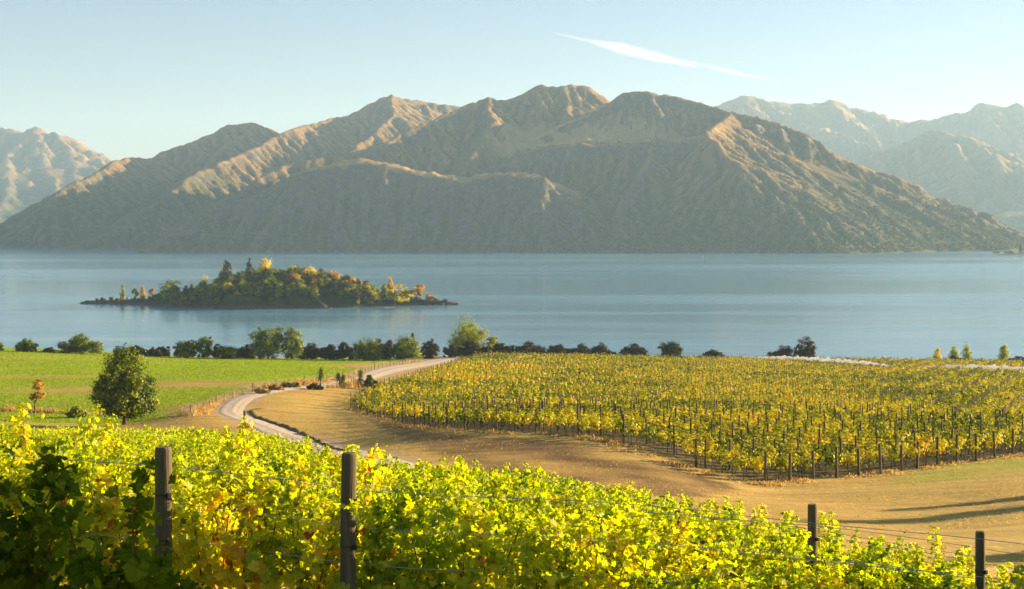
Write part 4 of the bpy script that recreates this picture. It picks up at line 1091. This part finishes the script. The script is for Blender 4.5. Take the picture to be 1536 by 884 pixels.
for q in rest_ids:
    x, y, z = PP[q, 0], PP[q, 1], nz_[q]
    RV.tube([(x, y, z - .1), (x, y, z + 2.0)], .06, 4)
o = RV.build("vineyard_posts", M_POST); mark(o, "distant grey line posts dotted through the back of the far block", "posts", kind="stuff")

# wires along the near rows of the far block
for k in range(0, 9):
    o_ = row_off + .3 + k * 2.25
    tt = np.arange(-2, 130, 2.0); X = n_dir[0] * o_ + r_dir[0] * tt; Y = n_dir[1] * o_ + r_dir[1] * tt
    ins = in_poly(X, Y, BLOCK)
    if ins.sum() < 4: continue
    X, Y = X[ins], Y[ins]; Zg = ground(X, Y)
    w = MB(); w.tube(np.stack([X, Y, Zg + 1.86], 1), .012, 4, False); w.tube(np.stack([X, Y, Zg + .95], 1), .012, 4, False)
    o = w.build("trellis_wire", M_STAPLE); mark(o, "thin wire pair strung along one of the far block's nearest vine rows", "wire", "wires of the far block")

# folded white bird netting lying along row tops
def netting(path, lab, seed):
    g2 = np.random.default_rng(seed)
    c = catmull([(xat(px, d), d, 0) for px, d in path], 60)[:, :2]
    tg2 = np.gradient(c, axis=0); tg2 /= np.linalg.norm(tg2, axis=1)[:, None] + 1e-9; nn = np.stack([-tg2[:, 1], tg2[:, 0]], 1)
    s = np.cumsum(np.r_[0, np.hypot(*np.diff(c, axis=0).T)])
    k = 9; u = np.linspace(-1, 1, k)
    tp_ = np.clip(np.minimum(s, s[-1] - s) / 14.0, 0, 1) ** .6
    lump = (1 + .75 * fbm(s / 1.7, s * 0 + seed, 3, seed)) * (.25 + .75 * tp_)
    sag = .75 + .35 * np.abs(np.sin(s / 5.6 * math.pi)) * .5
    zc = ground(c[:, 0], c[:, 1])
    X = c[:, 0, None] + nn[:, 0, None] * u[None] * .55 * lump[:, None]; Y = c[:, 1, None] + nn[:, 1, None] * u[None] * .55 * lump[:, None]
    Z = zc[:, None] + .9 + .25 * tp_[:, None] + (1 - np.abs(u[None]) ** 2.2) * (1.25 * lump * sag)[:, None] + .12 * perlin(X * 1.1, Y * 1.1 + u[None] * 3, seed)
    o = obj("bird_netting", mesh_data("bird_netting", np.stack([X, Y, Z], -1).reshape(-1, 3), grid_faces(k, len(c)), M_NET, smooth=True)); mark(o, lab, "netting")
netting([(1106, 397), (1150, 392), (1200, 385), (1250, 372), (1300, 356), (1345, 343)], "long strip of white bird netting bunched along the far vines, left of the two", 3)
netting([(1372, 345), (1430, 343), (1480, 340), (1536, 335), (1600, 330)], "white bird netting strip reaching the photo's right edge", 8)

# ---------------------------------------------------------------- near vines
def leaf_shape():
    ang = np.radians([-90, -62, -28, -8, 18, 42, 62, 90, 118, 138, 162, 188, 208, 242])
    rad = np.array([.12, .66, .84, .70, .95, .74, .84, 1.05, .84, .74, .95, .70, .84, .66])
    P = np.stack([rad * np.cos(ang), rad * np.sin(ang) + .05], 1)
    return P
LS_ = leaf_shape()
def leaves(C, N, U, size, g, lod=0):
    """lobed vine leaves: centres, normals, tip directions"""
    n = len(C)
    N = N / (np.linalg.norm(N, axis=1)[:, None] + 1e-9)
    T = U - (U * N).sum(1)[:, None] * N; T /= np.linalg.norm(T, axis=1)[:, None] + 1e-9
    B = np.cross(T, N)
    P = LS_ if lod == 0 else np.array([(0, -.3), (.8, -.35), (.75, .45), (0, 1.05), (-.75, .45), (-.8, -.35)])
    k = len(P); s = size[:, None, None] * .5
    fold = g.uniform(.05, .45, (n, 1, 1)); droop = g.uniform(.0, .5, (n, 1, 1))
    zz = fold * np.abs(P[None, :, 0:1]) - droop * (P[None, :, 1:2] > .2) * P[None, :, 1:2] * .6 + g.normal(0, .07, (n, k, 1))
    V = C[:, None] + s * (P[None, :, 0:1] * B[:, None] + P[None, :, 1:2] * T[:, None] + zz * N[:, None])
    if lod == 0:
        cc = C[:, None] + s * 0.0
        V = np.concatenate([V, cc], 1); b = np.arange(n)[:, None, None] * (k + 1)
        tri = np.array([(k, i, (i + 1) % k) for i in range(k)])[None]
        return V.reshape(-1, 3), (b + tri).reshape(-1, 3), k
    b = np.arange(n)[:, None, None] * k
    return V.reshape(-1, 3), (b + np.array([[0, 1, 2, 3], [0, 3, 4, 5]])[None]).reshape(-1, 4), 2

def vine_variant(seed, lod, length=1.5, green=False, tall=1.0, dens=1.0, size=.10, maxh=9.0, shoot=2.2):
    g = np.random.default_rng(seed)
    wood = MB(); cane = MB()
    wood.tube([(0, 0, -.25), (.03, .01, .25), (-.02, .02, .6), (.01, 0, .86)], [.045, .035, .03, .034], 7)
    for s in (-1, 1): wood.tube([(0, 0, .84), (s * .2, .01, .92), (s * length * .28, 0, .94), (s * length * .5, .01, .93)], [.03, .026, .02, .014], 6)
    C, N, U, S, T = [], [], [], [], []
    ns = int((11 if lod == 0 else 9) * dens)
    base_t = g.uniform(.26, .50)
    for i in range(ns):
        x0 = (i + .5) / ns * length - length / 2 + g.normal(0, .04)
        top = (g.uniform(1.45, 1.95) if g.random() < .87 else g.uniform(1.85, shoot)) * tall
        top = min(top, maxh)
        y1 = g.normal(0, .13); x1 = x0 + g.normal(0, .13)
        P = np.array([(x0, 0, .93), (x0 * .6 + x1 * .4, y1 * .5, .93 + (top - .93) * .4), (x1, y1, .93 + (top - .93) * .8), (x1 + g.normal(0, .08), y1 + g.normal(0, .10), top)])
        cane.tube(P, [.006, .005, .004, .002], 4, False)
        nl = int((40 if lod == 0 else 26) * dens * (top - .6) / 1.1)
        f = np.sort(g.random(nl)) * 3
        j = np.clip(f.astype(int), 0, 2); fr = (f - j)[:, None]
        q = P[j] * (1 - fr) + P[j + 1] * fr
        a = g.uniform(0, 6.28, nl)
        offr = (np.abs(g.normal(.10, .08, nl)) * (1.25 - f / 3 * .85))[:, None]
        o_ = np.stack([np.cos(a) * .9, np.sin(a), g.normal(-.1, .35, nl)], 1) * offr
        C.append(q + o_); N.append(o_ * 5 + np.array([0, 0, .55]) + g.normal(0, .45, (nl, 3)))
        U.append(o_ * 4 + np.array([0, 0, -.55]) + g.normal(0, .35, (nl, 3)))
        S.append(size * g.uniform(.6, 1.35, nl) * (1.1 - .42 * (f / 3) ** 2))
        st = g.normal(0, .10)
        T.append(base_t + st + g.normal(0, .13, nl) - .10 * f / 3 + (g.random(nl) < .025) * .40)
    # fruiting-zone fill, hanging below and beside the cordon
    nl = int((90 if lod == 0 else 55) * dens)
    C.append(np.stack([g.uniform(-length / 2, length / 2, nl), g.normal(0, .22, nl), g.uniform(.62, 1.3, nl)], 1)); N.append(g.normal(0, .6, (nl, 3)) + np.array([0, 0, .5]))
    U.append(g.normal(0, .4, (nl, 3)) + np.array([0, 0, -.6])); S.append(size * g.uniform(.8, 1.35, nl)); T.append(np.clip(base_t + .08 + g.normal(0, .17, nl), 0, 1))
    C, N, U, S, T = map(np.concatenate, (C, N, U, S, T))
    V, Fc, per = leaves(C, N, U, S, g, lod)
    T = np.clip(T, 0, 1) if not green else np.clip(T * .9, 0, 1)
    leaf = mesh_data("foliage", V, Fc, M_VINEG if green else M_VINE, {"tint": ('FACE', np.repeat(T, per))})
    return wood.data("vine_trunk", M_VWOOD, True), cane.data("canes", M_CANE, True), leaf, (C, N, S, T)

HI = [vine_variant(200 + i, 0, dens=2.15, size=.088, shoot=2.38) for i in range(9)]
LO = [vine_variant(240 + i, 1, dens=1.6, size=.122) for i in range(8)]
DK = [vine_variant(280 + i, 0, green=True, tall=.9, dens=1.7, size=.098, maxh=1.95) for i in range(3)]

row_slope = .05
spots = []
g = np.random.default_rng(41)
for k in range(0, 60):
    y0 = 10.75 + 2.2 * k
    xe = .385 * y0 + 1.2
    x = -xe
    while x < xe:
        x += g.uniform(1.25, 1.5)
        y = y0 - row_slope * x
        if near_block(np.array([x]), np.array([y]))[0]: spots.append((x, y + g.normal(0, .04)))
spots = np.array(spots); spots = spots[np.argsort(spots[:, 1])]
sz_ = ground(spots[:, 0], spots[:, 1])
N_IND = 292
for i in range(min(N_IND, len(spots))):
    x, y = spots[i]; va = HI[int(g.integers(0, len(HI)))] if y < 24 else LO[int(g.integers(0, len(LO)))]
    t = empty("grapevine", (x, y, sz_[i]), (0 if g.random() < .5 else math.pi) - math.atan(row_slope) + g.normal(0, .04))
    s = g.uniform(.93, 1.04) * float(np.interp(CX + F * x / y, [500, 1000, 1536], [.95, .90, .83]))
    pv_ = CX + F * x / y
    if (1080 < pv_ < 1350 and y < 14.8) or (1340 < pv_ < 1620 and y < 12.9): s *= .80      # kept low around the two posts
    t.scale = (1.0, 1.05, s)
    mark(t, "one of the sunlit yellow green grapevines crowding the near rows of the foreground", "grapevine", "sunlit vines in the foreground rows")
    obj("vine_trunk", va[0], t); obj("canes", va[1], t); obj("foliage", va[2], t)
# the rest of the near block, too many to single out
FV, FF, FT = [], [], []; nn_ = 0
for i in range(N_IND, len(spots)):
    x, y = spots[i]; C, N, S, T = LO[int(g.integers(0, len(LO)))][3]
    step = 2 if y < 75 else 3
    r0 = int(g.integers(0, step)); C, N, S, T = C[r0::step], N[r0::step], S[r0::step], T[r0::step]
    sg = 1 if g.random() < .5 else -1
    P_ = C * np.array([sg, sg * 1.1, g.uniform(.9, 1.05)]) + np.array([x, y, sz_[i]])
    V, Q = quads(P_, N * np.array([sg, sg, 1]), S * (1.35 if step == 2 else 1.7), g)
    FV.append(V); FF.append(Q + nn_); nn_ += len(V); FT.append(T)
o = obj("grapevine_rows", mesh_data("grapevine_rows", np.concatenate(FV), np.concatenate(FF), M_VINE, {"tint": ('FACE', np.concatenate(FT))}))
mark(o, "yellow green vine rows merging towards the gravel road behind the nearest vines", "vines", kind="stuff")
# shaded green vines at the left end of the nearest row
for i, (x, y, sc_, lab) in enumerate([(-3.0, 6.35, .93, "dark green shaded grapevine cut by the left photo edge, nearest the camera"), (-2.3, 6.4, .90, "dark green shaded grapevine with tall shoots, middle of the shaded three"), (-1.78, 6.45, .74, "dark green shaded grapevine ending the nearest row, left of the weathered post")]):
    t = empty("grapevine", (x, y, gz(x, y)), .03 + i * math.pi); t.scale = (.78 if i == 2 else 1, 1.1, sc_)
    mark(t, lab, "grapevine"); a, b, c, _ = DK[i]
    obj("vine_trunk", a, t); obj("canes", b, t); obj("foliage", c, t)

# posts of the near rows
def near_post(px, top, d, r, lab, clips=True, lean=(0, 0), hgt=None):
    x = xat(px, d); zt = CZ - (top - HY) / F * d; z0 = gz(x, d); h = zt - z0
    g2 = np.random.default_rng(int(px))
    m = MB(); zs = np.array([-.35, 0, h * .25, h * .5, h * .75, h - .035, h - .012, h]); rs = r * np.array([1.06, 1.05, 1.02, 1.0, .985, .97, .93, .80])
    o2 = g2.normal(0, r * .03, (len(zs), 2)); o2[-3:] = o2[-3]
    m.tube([(a + lean[0] * z, b + lean[1] * z, z) for (a, b), z in zip(o2, zs)], rs, 20)
    t = empty("vineyard_post", (x, d, z0)); mark(t, lab, "post")
    m.build("post_shaft", M_POST, t, smooth=False)
    wz = []
    for k, f in enumerate((.08, .42, .76) if clips else ()):
        zz = h - .27 - f * 1.0
        if zz < .3: continue
        c = MB(); th = np.linspace(-1.9, 1.9, 15) - math.pi / 2
        rr_ = r * 1.035
        c.tube([(lean[0] * zz + rr_ * math.cos(a), lean[1] * zz + rr_ * math.sin(a), zz + .004 * math.sin(7 * a)) for a in th], .0035, 5)
        c.box((lean[0] * zz + r * .86, -r * .62, zz - .006), (.026, .030, .034), .6)
        c.build("wire_clip", M_STAPLE, t)
        wz.append((x, d - r - .004, z0 + zz))
    return wz
W1 = near_post(519, 679, 10.45, .0585, "tall dark round timber post with wire clips in the centre of the foreground", lean=(.012, 0))
W0 = near_post(244, 671, 10.5, .064, "weathered grey post half hidden by vine leaves left of the tall dark one", lean=(0, .01))
W3 = near_post(1219, 757, 14.6, .050, "short pale topped post standing in the vines right of centre", lean=(0, .01))
W4 = near_post(1469, 797, 12.4, .043, "slim post at the right photo edge above the foreground vines", lean=(.005, 0))
near_post(1017, 766, 19.3, .047, "dark post almost buried in vine leaves behind the middle of the foreground", False)
# trellis wires of the first rows
lab_w = ["top", "second", "third", "lowest"]
for k in range(0, 4):
    for j, hz_ in enumerate((1.74, 1.46, 1.18)):
        y0 = 10.75 + 2.2 * k - .14
        X = np.linspace(-.40 * y0 - 1, .40 * y0 + 1, 40); Y = y0 - row_slope * X
        Zg = ground(X, Y) + hz_ + .012 * np.sin(X * 2.1 + k)
        w = MB(); w.tube(np.stack([X, Y, Zg], 1), .0026 if k < 2 else .003, 5, False)
        o = w.build("trellis_wire", M_WIRE)
        mark(o, "%s galvanised wire of vine row %s from the camera" % (("highest", "middle", "lower")[j], ("nearest sunlit", "second sunlit", "third sunlit", "fourth sunlit")[k]), "wire")

# ---------------------------------------------------------------- fence along the road and paddock
def fence(path, name, lab, spacing, ph=1.15, mesh_net=True, thick=.052, seed=1):
    g2 = np.random.default_rng(seed)
    c = catmull([(xat(px, d), d, 0) for px, d in path], 40)[:, :2]
    s = np.r_[0, np.cumsum(np.hypot(*np.diff(c, axis=0).T))]
    n = max(2, int(s[-1] / spacing)); ss = np.linspace(0, s[-1], n + 1)
    X = np.interp(ss, s, c[:, 0]); Y = np.interp(ss, s, c[:, 1]); Zg = ground(X, Y)
    t = empty(name, (X[0], Y[0], Zg[0])); mark(t, lab, "fence")
    o0 = np.array([X[0], Y[0], Zg[0]])
    for i in range(n + 1):
        big = i % 4 == 0
        m = MB(); hh = ph * (1.12 if big else g2.uniform(.9, 1.0)); r = thick * (1.5 if big else .8)
        m.tube([(0, 0, -.2), (g2.normal(0, .02), g2.normal(0, .02), hh)], [r, r * .95], 7)
        o = m.build("fence_post", M_POST, t); o.location = np.array([X[i], Y[i], Zg[i]]) - o0
    for z in (.12, .34, .58, .82, 1.0):
        m = MB(); m.tube(np.stack([X, Y, Zg + z * ph], 1) - o0, .011, 4, False); m.build("fence_wire", M_WIRE, t)
    return t
fence([(286, 166), (318, 184), (345, 196), (378, 208), (426, 222), (468, 232), (510, 248), (540, 268), (562, 292), (590, 318), (612, 344), (630, 366)], "wire_fence", "post and wire fence following the gravel road up to the tree line", 5.2, seed=2)
fence([(-60, 186), (8, 187), (40, 186), (75, 185), (120, 182), (150, 178)], "wire_fence", "thin fence at the near edge of the paddock left of the big tree", 7.0, 1.2, thick=.05, seed=3)
# gate panel at the fence's near end
gt = empty("gate", (xat(283, 164), 164, gz(xat(283, 164), 164))); mark(gt, "pale wire gate panel closing the near end of the road fence", "gate")
m = MB(); m.tube([(-.7, 0, .1), (-.7, 0, 1.25), (.7, -.5, 1.25), (.7, -.5, .1), (-.7, 0, .1)], .03, 6); m.build("gate_frame", M_WIRE, gt)
m = MB()
for k in range(9): m.tube([(-.7 + k * .175, -k * .0625, .12), (-.7 + k * .175, -k * .0625, 1.22)], .012, 4)
for k in range(6): m.tube([(-.7, 0, .2 + k * .2), (.7, -.5, .2 + k * .2)], .012, 4)
m.build("gate_mesh", M_WIRE, gt)
d_ = 158; m = MB(); x_ = xat(367, d_); h_ = CZ - (629 - HY) / F * d_ - gz(x_, d_); m.tube([(0, 0, -.2), (0, 0, max(h_, 1.0))], [.17, .16], 10); o = m.build("marker_post", M_POST, None, (x_, d_, gz(x_, d_))); mark(o, "single short stout post in dry grass beside the near road bend", "post")

# ---------------------------------------------------------------- grass: dry stubble, headland and paddock blades
def blades(X, Y, h, w, mat, name, lab, seed, kind="stuff", cat="grass", spread=.5):
    g2 = np.random.default_rng(seed); n = len(X)
    z = ground(X, Y) + .02
    a = g2.uniform(0, 6.28, n); d1 = np.stack([np.cos(a), np.sin(a), np.zeros(n)], 1) * (w * g2.uniform(.6, 1.3, n))[:, None]
    ln = g2.normal(0, spread, (n, 2)) * h[:, None]
    B = np.stack([X, Y, z], 1); T = B + np.stack([ln[:, 0], ln[:, 1], h], 1)
    V = np.stack([B - d1, B + d1, T + d1 * .35, T - d1 * .35], 1).reshape(-1, 3)
    o = obj(name, mesh_data(name, V, np.arange(4 * n).reshape(-1, 4), mat, {"tint": ('FACE', np.clip(g2.normal(.5, .22, n), 0, 1))})); mark(o, lab, cat, kind=kind)
g = np.random.default_rng(12)
def scatter(n, x0, x1, y0, y1):
    y = y0 + (y1 - y0) * g.random(n) ** 1.3; x = x0 + (x1 - x0) * g.random(n); return x, y
x, y = scatter(110000, -60, 75, 55, 215)
ok = ~in_poly(x, y, BLOCK) & ~near_block(x, y) & (np.abs(x) < .40 * y + 4) & (y > 20)
x, y = x[ok], y[ok]; rd2 = road_dist(x, y); ok = (rd2 > .4 + .8 * g.random(len(x))) & ~((x < 0) & (y > 168) & (rd2 > 6))
x, y, rd2 = x[ok], y[ok], rd2[ok]
den = fbm(x / 6, y / 10, 3, 61); ok = g.random(len(x)) < np.clip(.62 + den, .15, 1); x, y = x[ok], y[ok]
blades(x, y, g.uniform(.012, .042, len(x)) * (1 + y / 250), .02 + .0002 * y, M_DRY, "dry_grass", "short sun bleached grass over the headland between the two vineyard blocks", 1)
# taller dry tufts along fence lines, road verges and under the block's edge
tx, ty, th_ = [], [], []
def tuft_line(path, n, wid, h0, h1):
    c = catmull([(xat(px, d), d, 0) for px, d in path], 40)[:, :2]
    i = g.integers(0, len(c) - 1, n); f = g.random(n)[:, None]; p = c[i] * (1 - f) + c[i + 1] * f + g.normal(0, wid, (n, 2))
    cl = np.clip(.35 + 1.4 * fbm(p[:, 0] / 2.5, p[:, 1] / 2.5, 2, 33), .05, 1.3)
    tx.append(p[:, 0]); ty.append(p[:, 1]); th_.append(g.uniform(h0, h1, n) * cl)
tuft_line([(286, 165), (318, 183), (378, 206), (426, 221), (468, 230), (510, 246), (540, 266), (562, 290), (600, 325), (630, 364)], 9000, .7, .4, 1.1)
tuft_line([(400, 212), (440, 221), (490, 226), (530, 232), (556, 240)], 5000, 1.6, .5, 1.3)
tuft_line([(355, 158), (367, 157), (380, 158)], 700, .5, .4, 1.0)
tuft_line([(525, 194), (560, 172), (600, 149), (650, 132), (700, 119.5), (800, 113), (890, 107.4), (985, 97.5), (1058, 92.5), (1143, 89.3)], 5000, .6, .10, .34)
tuft_line([(1143, 89.3), (1197, 92.5), (1302, 96.5), (1396, 100.5), (1510, 105.5), (1600, 109)], 3500, .8, .06, .26)
tuft_line([(-80, 185), (40, 185), (150, 180)], 3000, .9, .3, .9)
x, y, h = map(np.concatenate, (tx, ty, th_)); rd2 = road_dist(x, y); ok = (rd2 > .3) & (h > .04); x, y, h = x[ok], y[ok], h[ok]
blades(x, y, h, .035 + .0002 * y, M_DRY, "tall_grass", "tall straw coloured grass along the fences and vineyard edges", 2, spread=.3)
# paddock grass
x, y = scatter(260000, -170, 0, 168, 372)
px_, py_ = proj(x, y, ground(x, y)); lim = np.interp(py_, [528, 541, 548, 556, 566, 580, 590, 600, 612], [700, 640, 470, 560, 480, 385, 385, 320, 240])
nf2 = fbm(x / 3, y / 5, 3, 21)
gr = sstep(40, -40, px_ - lim + nf2 * 30) * np.clip((1 - 1.0 * np.exp(-((py_ - 579 - 3 * np.sin(px_ / 60) - .02 * (300 - px_)) / 6.5) ** 2) * sstep(420, 200, np.abs(px_ - 330)) - .6 * np.exp(-((py_ - 536.5) / 2.2) ** 2) - .8 * np.exp(-((py_ - 565) / 2.4) ** 2) * sstep(230, 120, px_)) + nf2 * .25, 0, 1)
ok = (g.random(len(x)) < gr) & (road_dist(x, y) > 3) & (np.abs(x) < .4 * y + 4); x, y = x[ok], y[ok]
blades(x, y, g.uniform(.05, .16, len(x)), .03 + .0002 * y, M_GGRASS, "paddock_grass", "bright green irrigated grass of the paddock below the tree line", 3)

# low eroded bank along the inside of the road bend
c = catmull([(xat(px, d), d, 0) for px, d in [(392, 183), (378, 175), (388, 163), (420, 151), (452, 139), (480, 127), (505, 117), (540, 104)]], 30)[:, :2]
tg2 = np.gradient(c, axis=0); tg2 /= np.linalg.norm(tg2, axis=1)[:, None]; nn2 = np.stack([-tg2[:, 1], tg2[:, 0]], 1)
k = 9; u = np.linspace(-1, 1, k); X = c[:, 0, None] + nn2[:, 0, None] * u[None] * .5; Y = c[:, 1, None] + nn2[:, 1, None] * u[None] * .5
Z = ground(X, Y) - .06 + (1 - u[None] ** 2) * (.26 + .20 * perlin(X / 2, Y / 2, 6)) * np.sin(np.linspace(0.05, math.pi - .05, len(c)))[:, None] ** .4 + .10 * perlin(X * 1.7, Y * 1.7, 9)
o = obj("earth_bank", mesh_data("earth_bank", np.stack([X, Y, Z], -1).reshape(-1, 3), grid_faces(k, len(c)), M_LAND, {"green": ('POINT', np.zeros(X.size)), "vine": ('POINT', np.full(X.size, .9)), "bare": ('POINT', np.zeros(X.size))}, smooth=True)); mark(o, kind="structure")

# power cables crossing low over the far water
for k, (ya, yb) in enumerate([(329, 359), (334, 366)]):
    xs = np.linspace(-60, 760, 40); dd = np.linspace(1750, 2050, 40); f = np.linspace(0, 1, 40)
    rows = ya + (yb - ya) * (1.6 * f - .6 * f * f)
    w = MB(); w.tube([at(a, b, c2) for a, b, c2 in zip(xs, rows, dd)], .055, 4, False)
    o = w.build("power_cable", simple_mat("cable_alloy", (.3, .29, .22), .5, 1, .1, 0)); mark(o, "%s faint power cable sagging across the shaded foot of the mountain" % ("upper", "lower")[k], "cable")

# lit bush on the far shore slopes: one mass of scrub
def scrub(n, seed):
    g2 = np.random.default_rng(seed)
    ok = np.zeros(MX.shape, bool)
    gy_, gx_ = np.gradient(MZ, 5.5); sl = np.hypot(gx_, gy_)
    P = np.clip(1.15 - MZ / 90, 0, 1) * (MZ > 2) * np.clip(1.5 - sl, .1, 1) * (.35 + 1.6 * np.clip(fbm(MX / 70, MY / 70, 3, 71), 0, 1))
    P = P * (.25 + .75 * sstep(-150, 150, MX)) * (MY < 2700)
    p = P.ravel() / P.sum(); q = g2.choice(P.size, n, p=p)
    x = MX.ravel()[q] + g2.uniform(-3, 3, n); y = MY.ravel()[q] + g2.uniform(-3, 3, n); z = MZ.ravel()[q]
    O = np.array([(1, 0, 0), (.31, .95, 0), (-.81, .59, 0), (-.81, -.59, 0), (.31, -.95, 0), (0, 0, 1.0), (.6, .4, .7), (-.55, .5, .65), (0, -.75, .7)])
    T5 = np.array([(0, 6, 8), (0, 1, 6), (1, 7, 6), (1, 2, 7), (2, 3, 7), (3, 8, 7), (3, 4, 8), (4, 0, 8), (5, 6, 7), (5, 7, 8), (5, 8, 6)])
    r = g2.uniform(1.2, 3.4, n); jit = g2.uniform(.7, 1.3, (n, 9, 1))
    V = np.stack([x, y, z - .6], 1)[:, None] + O[None] * r[:, None, None] * jit * np.array([1, 1, .9])
    Fc = np.arange(n)[:, None, None] * 9 + T5[None]
    o = obj("scrub", mesh_data("scrub", V.reshape(-1, 3), Fc.reshape(-1, 3), M_SCRUB, {"tint": ('FACE', np.repeat(np.clip(g2.normal(.45, .12, n), 0, 1), 11))})); mark(o, "olive scrub covering the lower slopes along the far shore", "scrub", kind="stuff")
M_SCRUB = leaf_mat("scrub_leaf", [(0.0, (0.03, 0.045, 0.012)), (0.5, (0.08, 0.10, 0.025)), (1.0, (0.20, 0.19, 0.06))], 0.15, 0.0, 1.0, 0.2, 0.02)
scrub(9000, 4)

# thin cloud streak high beyond the mountains: one volume whose vapour thins out from two axes
D0 = 19000.0
A_, B_ = np.array(at(808, 49, D0)), np.array(at(1192, 126, D0))
mid = (A_ + B_) / 2; Lc = float(np.linalg.norm(B_ - A_)); tilt = math.atan2(-(B_ - A_)[2], (B_ - A_)[0])
cm_ = MB(); xx_ = np.linspace(-Lc / 2, Lc / 2, 13)
cm_.tube(np.stack([xx_, xx_ * 0, xx_ * 0], 1), np.interp(xx_ / Lc, [-.5, -.4, -.2, .1, .3, .5], [8, 60, 165, 150, 80, 10]), 14)
t = NT("cloud_vapour"); co = t.n("TexCoord").outputs["Object"]
wisp = t.noise(t.mapping(co, (.0016, .006, .013)), 1.0, 5, .62, .8)
se = t.n("SeparateXYZ"); t.l(co, se.inputs[0]); X_, Y_, Z_ = se.outputs
U_ = t.math('ADD', t.math('DIVIDE', X_, Lc), .5)
def streak(zoff, zslope, wr, gain):
    w_ = t.math('MULTIPLY', t.ramp(U_, wr), 160.0)
    zz = t.math('SUBTRACT', Z_, t.math('ADD', t.math('MULTIPLY', X_, zslope), zoff))
    zz = t.math('ADD', zz, t.math('MULTIPLY', t.math('SUBTRACT', wisp, .5), 70.0))
    r2 = t.math('ADD', t.math('POWER', t.math('ABSOLUTE', zz), 2.0), t.math('MULTIPLY', t.math('POWER', t.math('ABSOLUTE', Y_), 2.0), .6))
    q = t.math('DIVIDE', r2, t.math('ADD', t.math('MULTIPLY', w_, w_), 1.0))
    f = t.math('POWER', t.math('SUBTRACT', 1.0, q, clamp=True), 1.6)
    return t.math('MULTIPLY', t.math('MULTIPLY', f, gain), t.maprange(w_, 3.0, 18.0))
k_ = lambda v: (v, v, v)
s1 = streak(-14.0, -.035, [(0.0, k_(.0)), (.06, k_(.10)), (.2, k_(.24)), (.32, k_(.62)), (.45, k_(.52)), (.58, k_(.30)), (.66, k_(0))], .0036)
s2 = streak(22.0, -.03, [(.5, k_(0)), (.6, k_(.16)), (.75, k_(.26)), (.9, k_(.2)), (1.0, k_(0))], .0040)
den_ = t.math('MULTIPLY', t.math('ADD', s1, s2), t.maprange(wisp, .30, .62, .35, 1.5))
pv = t.n("VolumePrincipled"); pv.inputs["Color"].default_value = (1, 1, 1, 1); pv.inputs["Anisotropy"].default_value = 0.3
t.l(den_, pv.inputs["Density"]); t.l(pv.outputs[0], t.out.inputs["Volume"])
o = cm_.build("cloud", t.m, smooth=True); o.location = mid; o.rotation_euler = (0, tilt, 0)
mark(o, "thin white streak of cloud above the mountain ridge in the clear sky", "cloud", kind="thing")
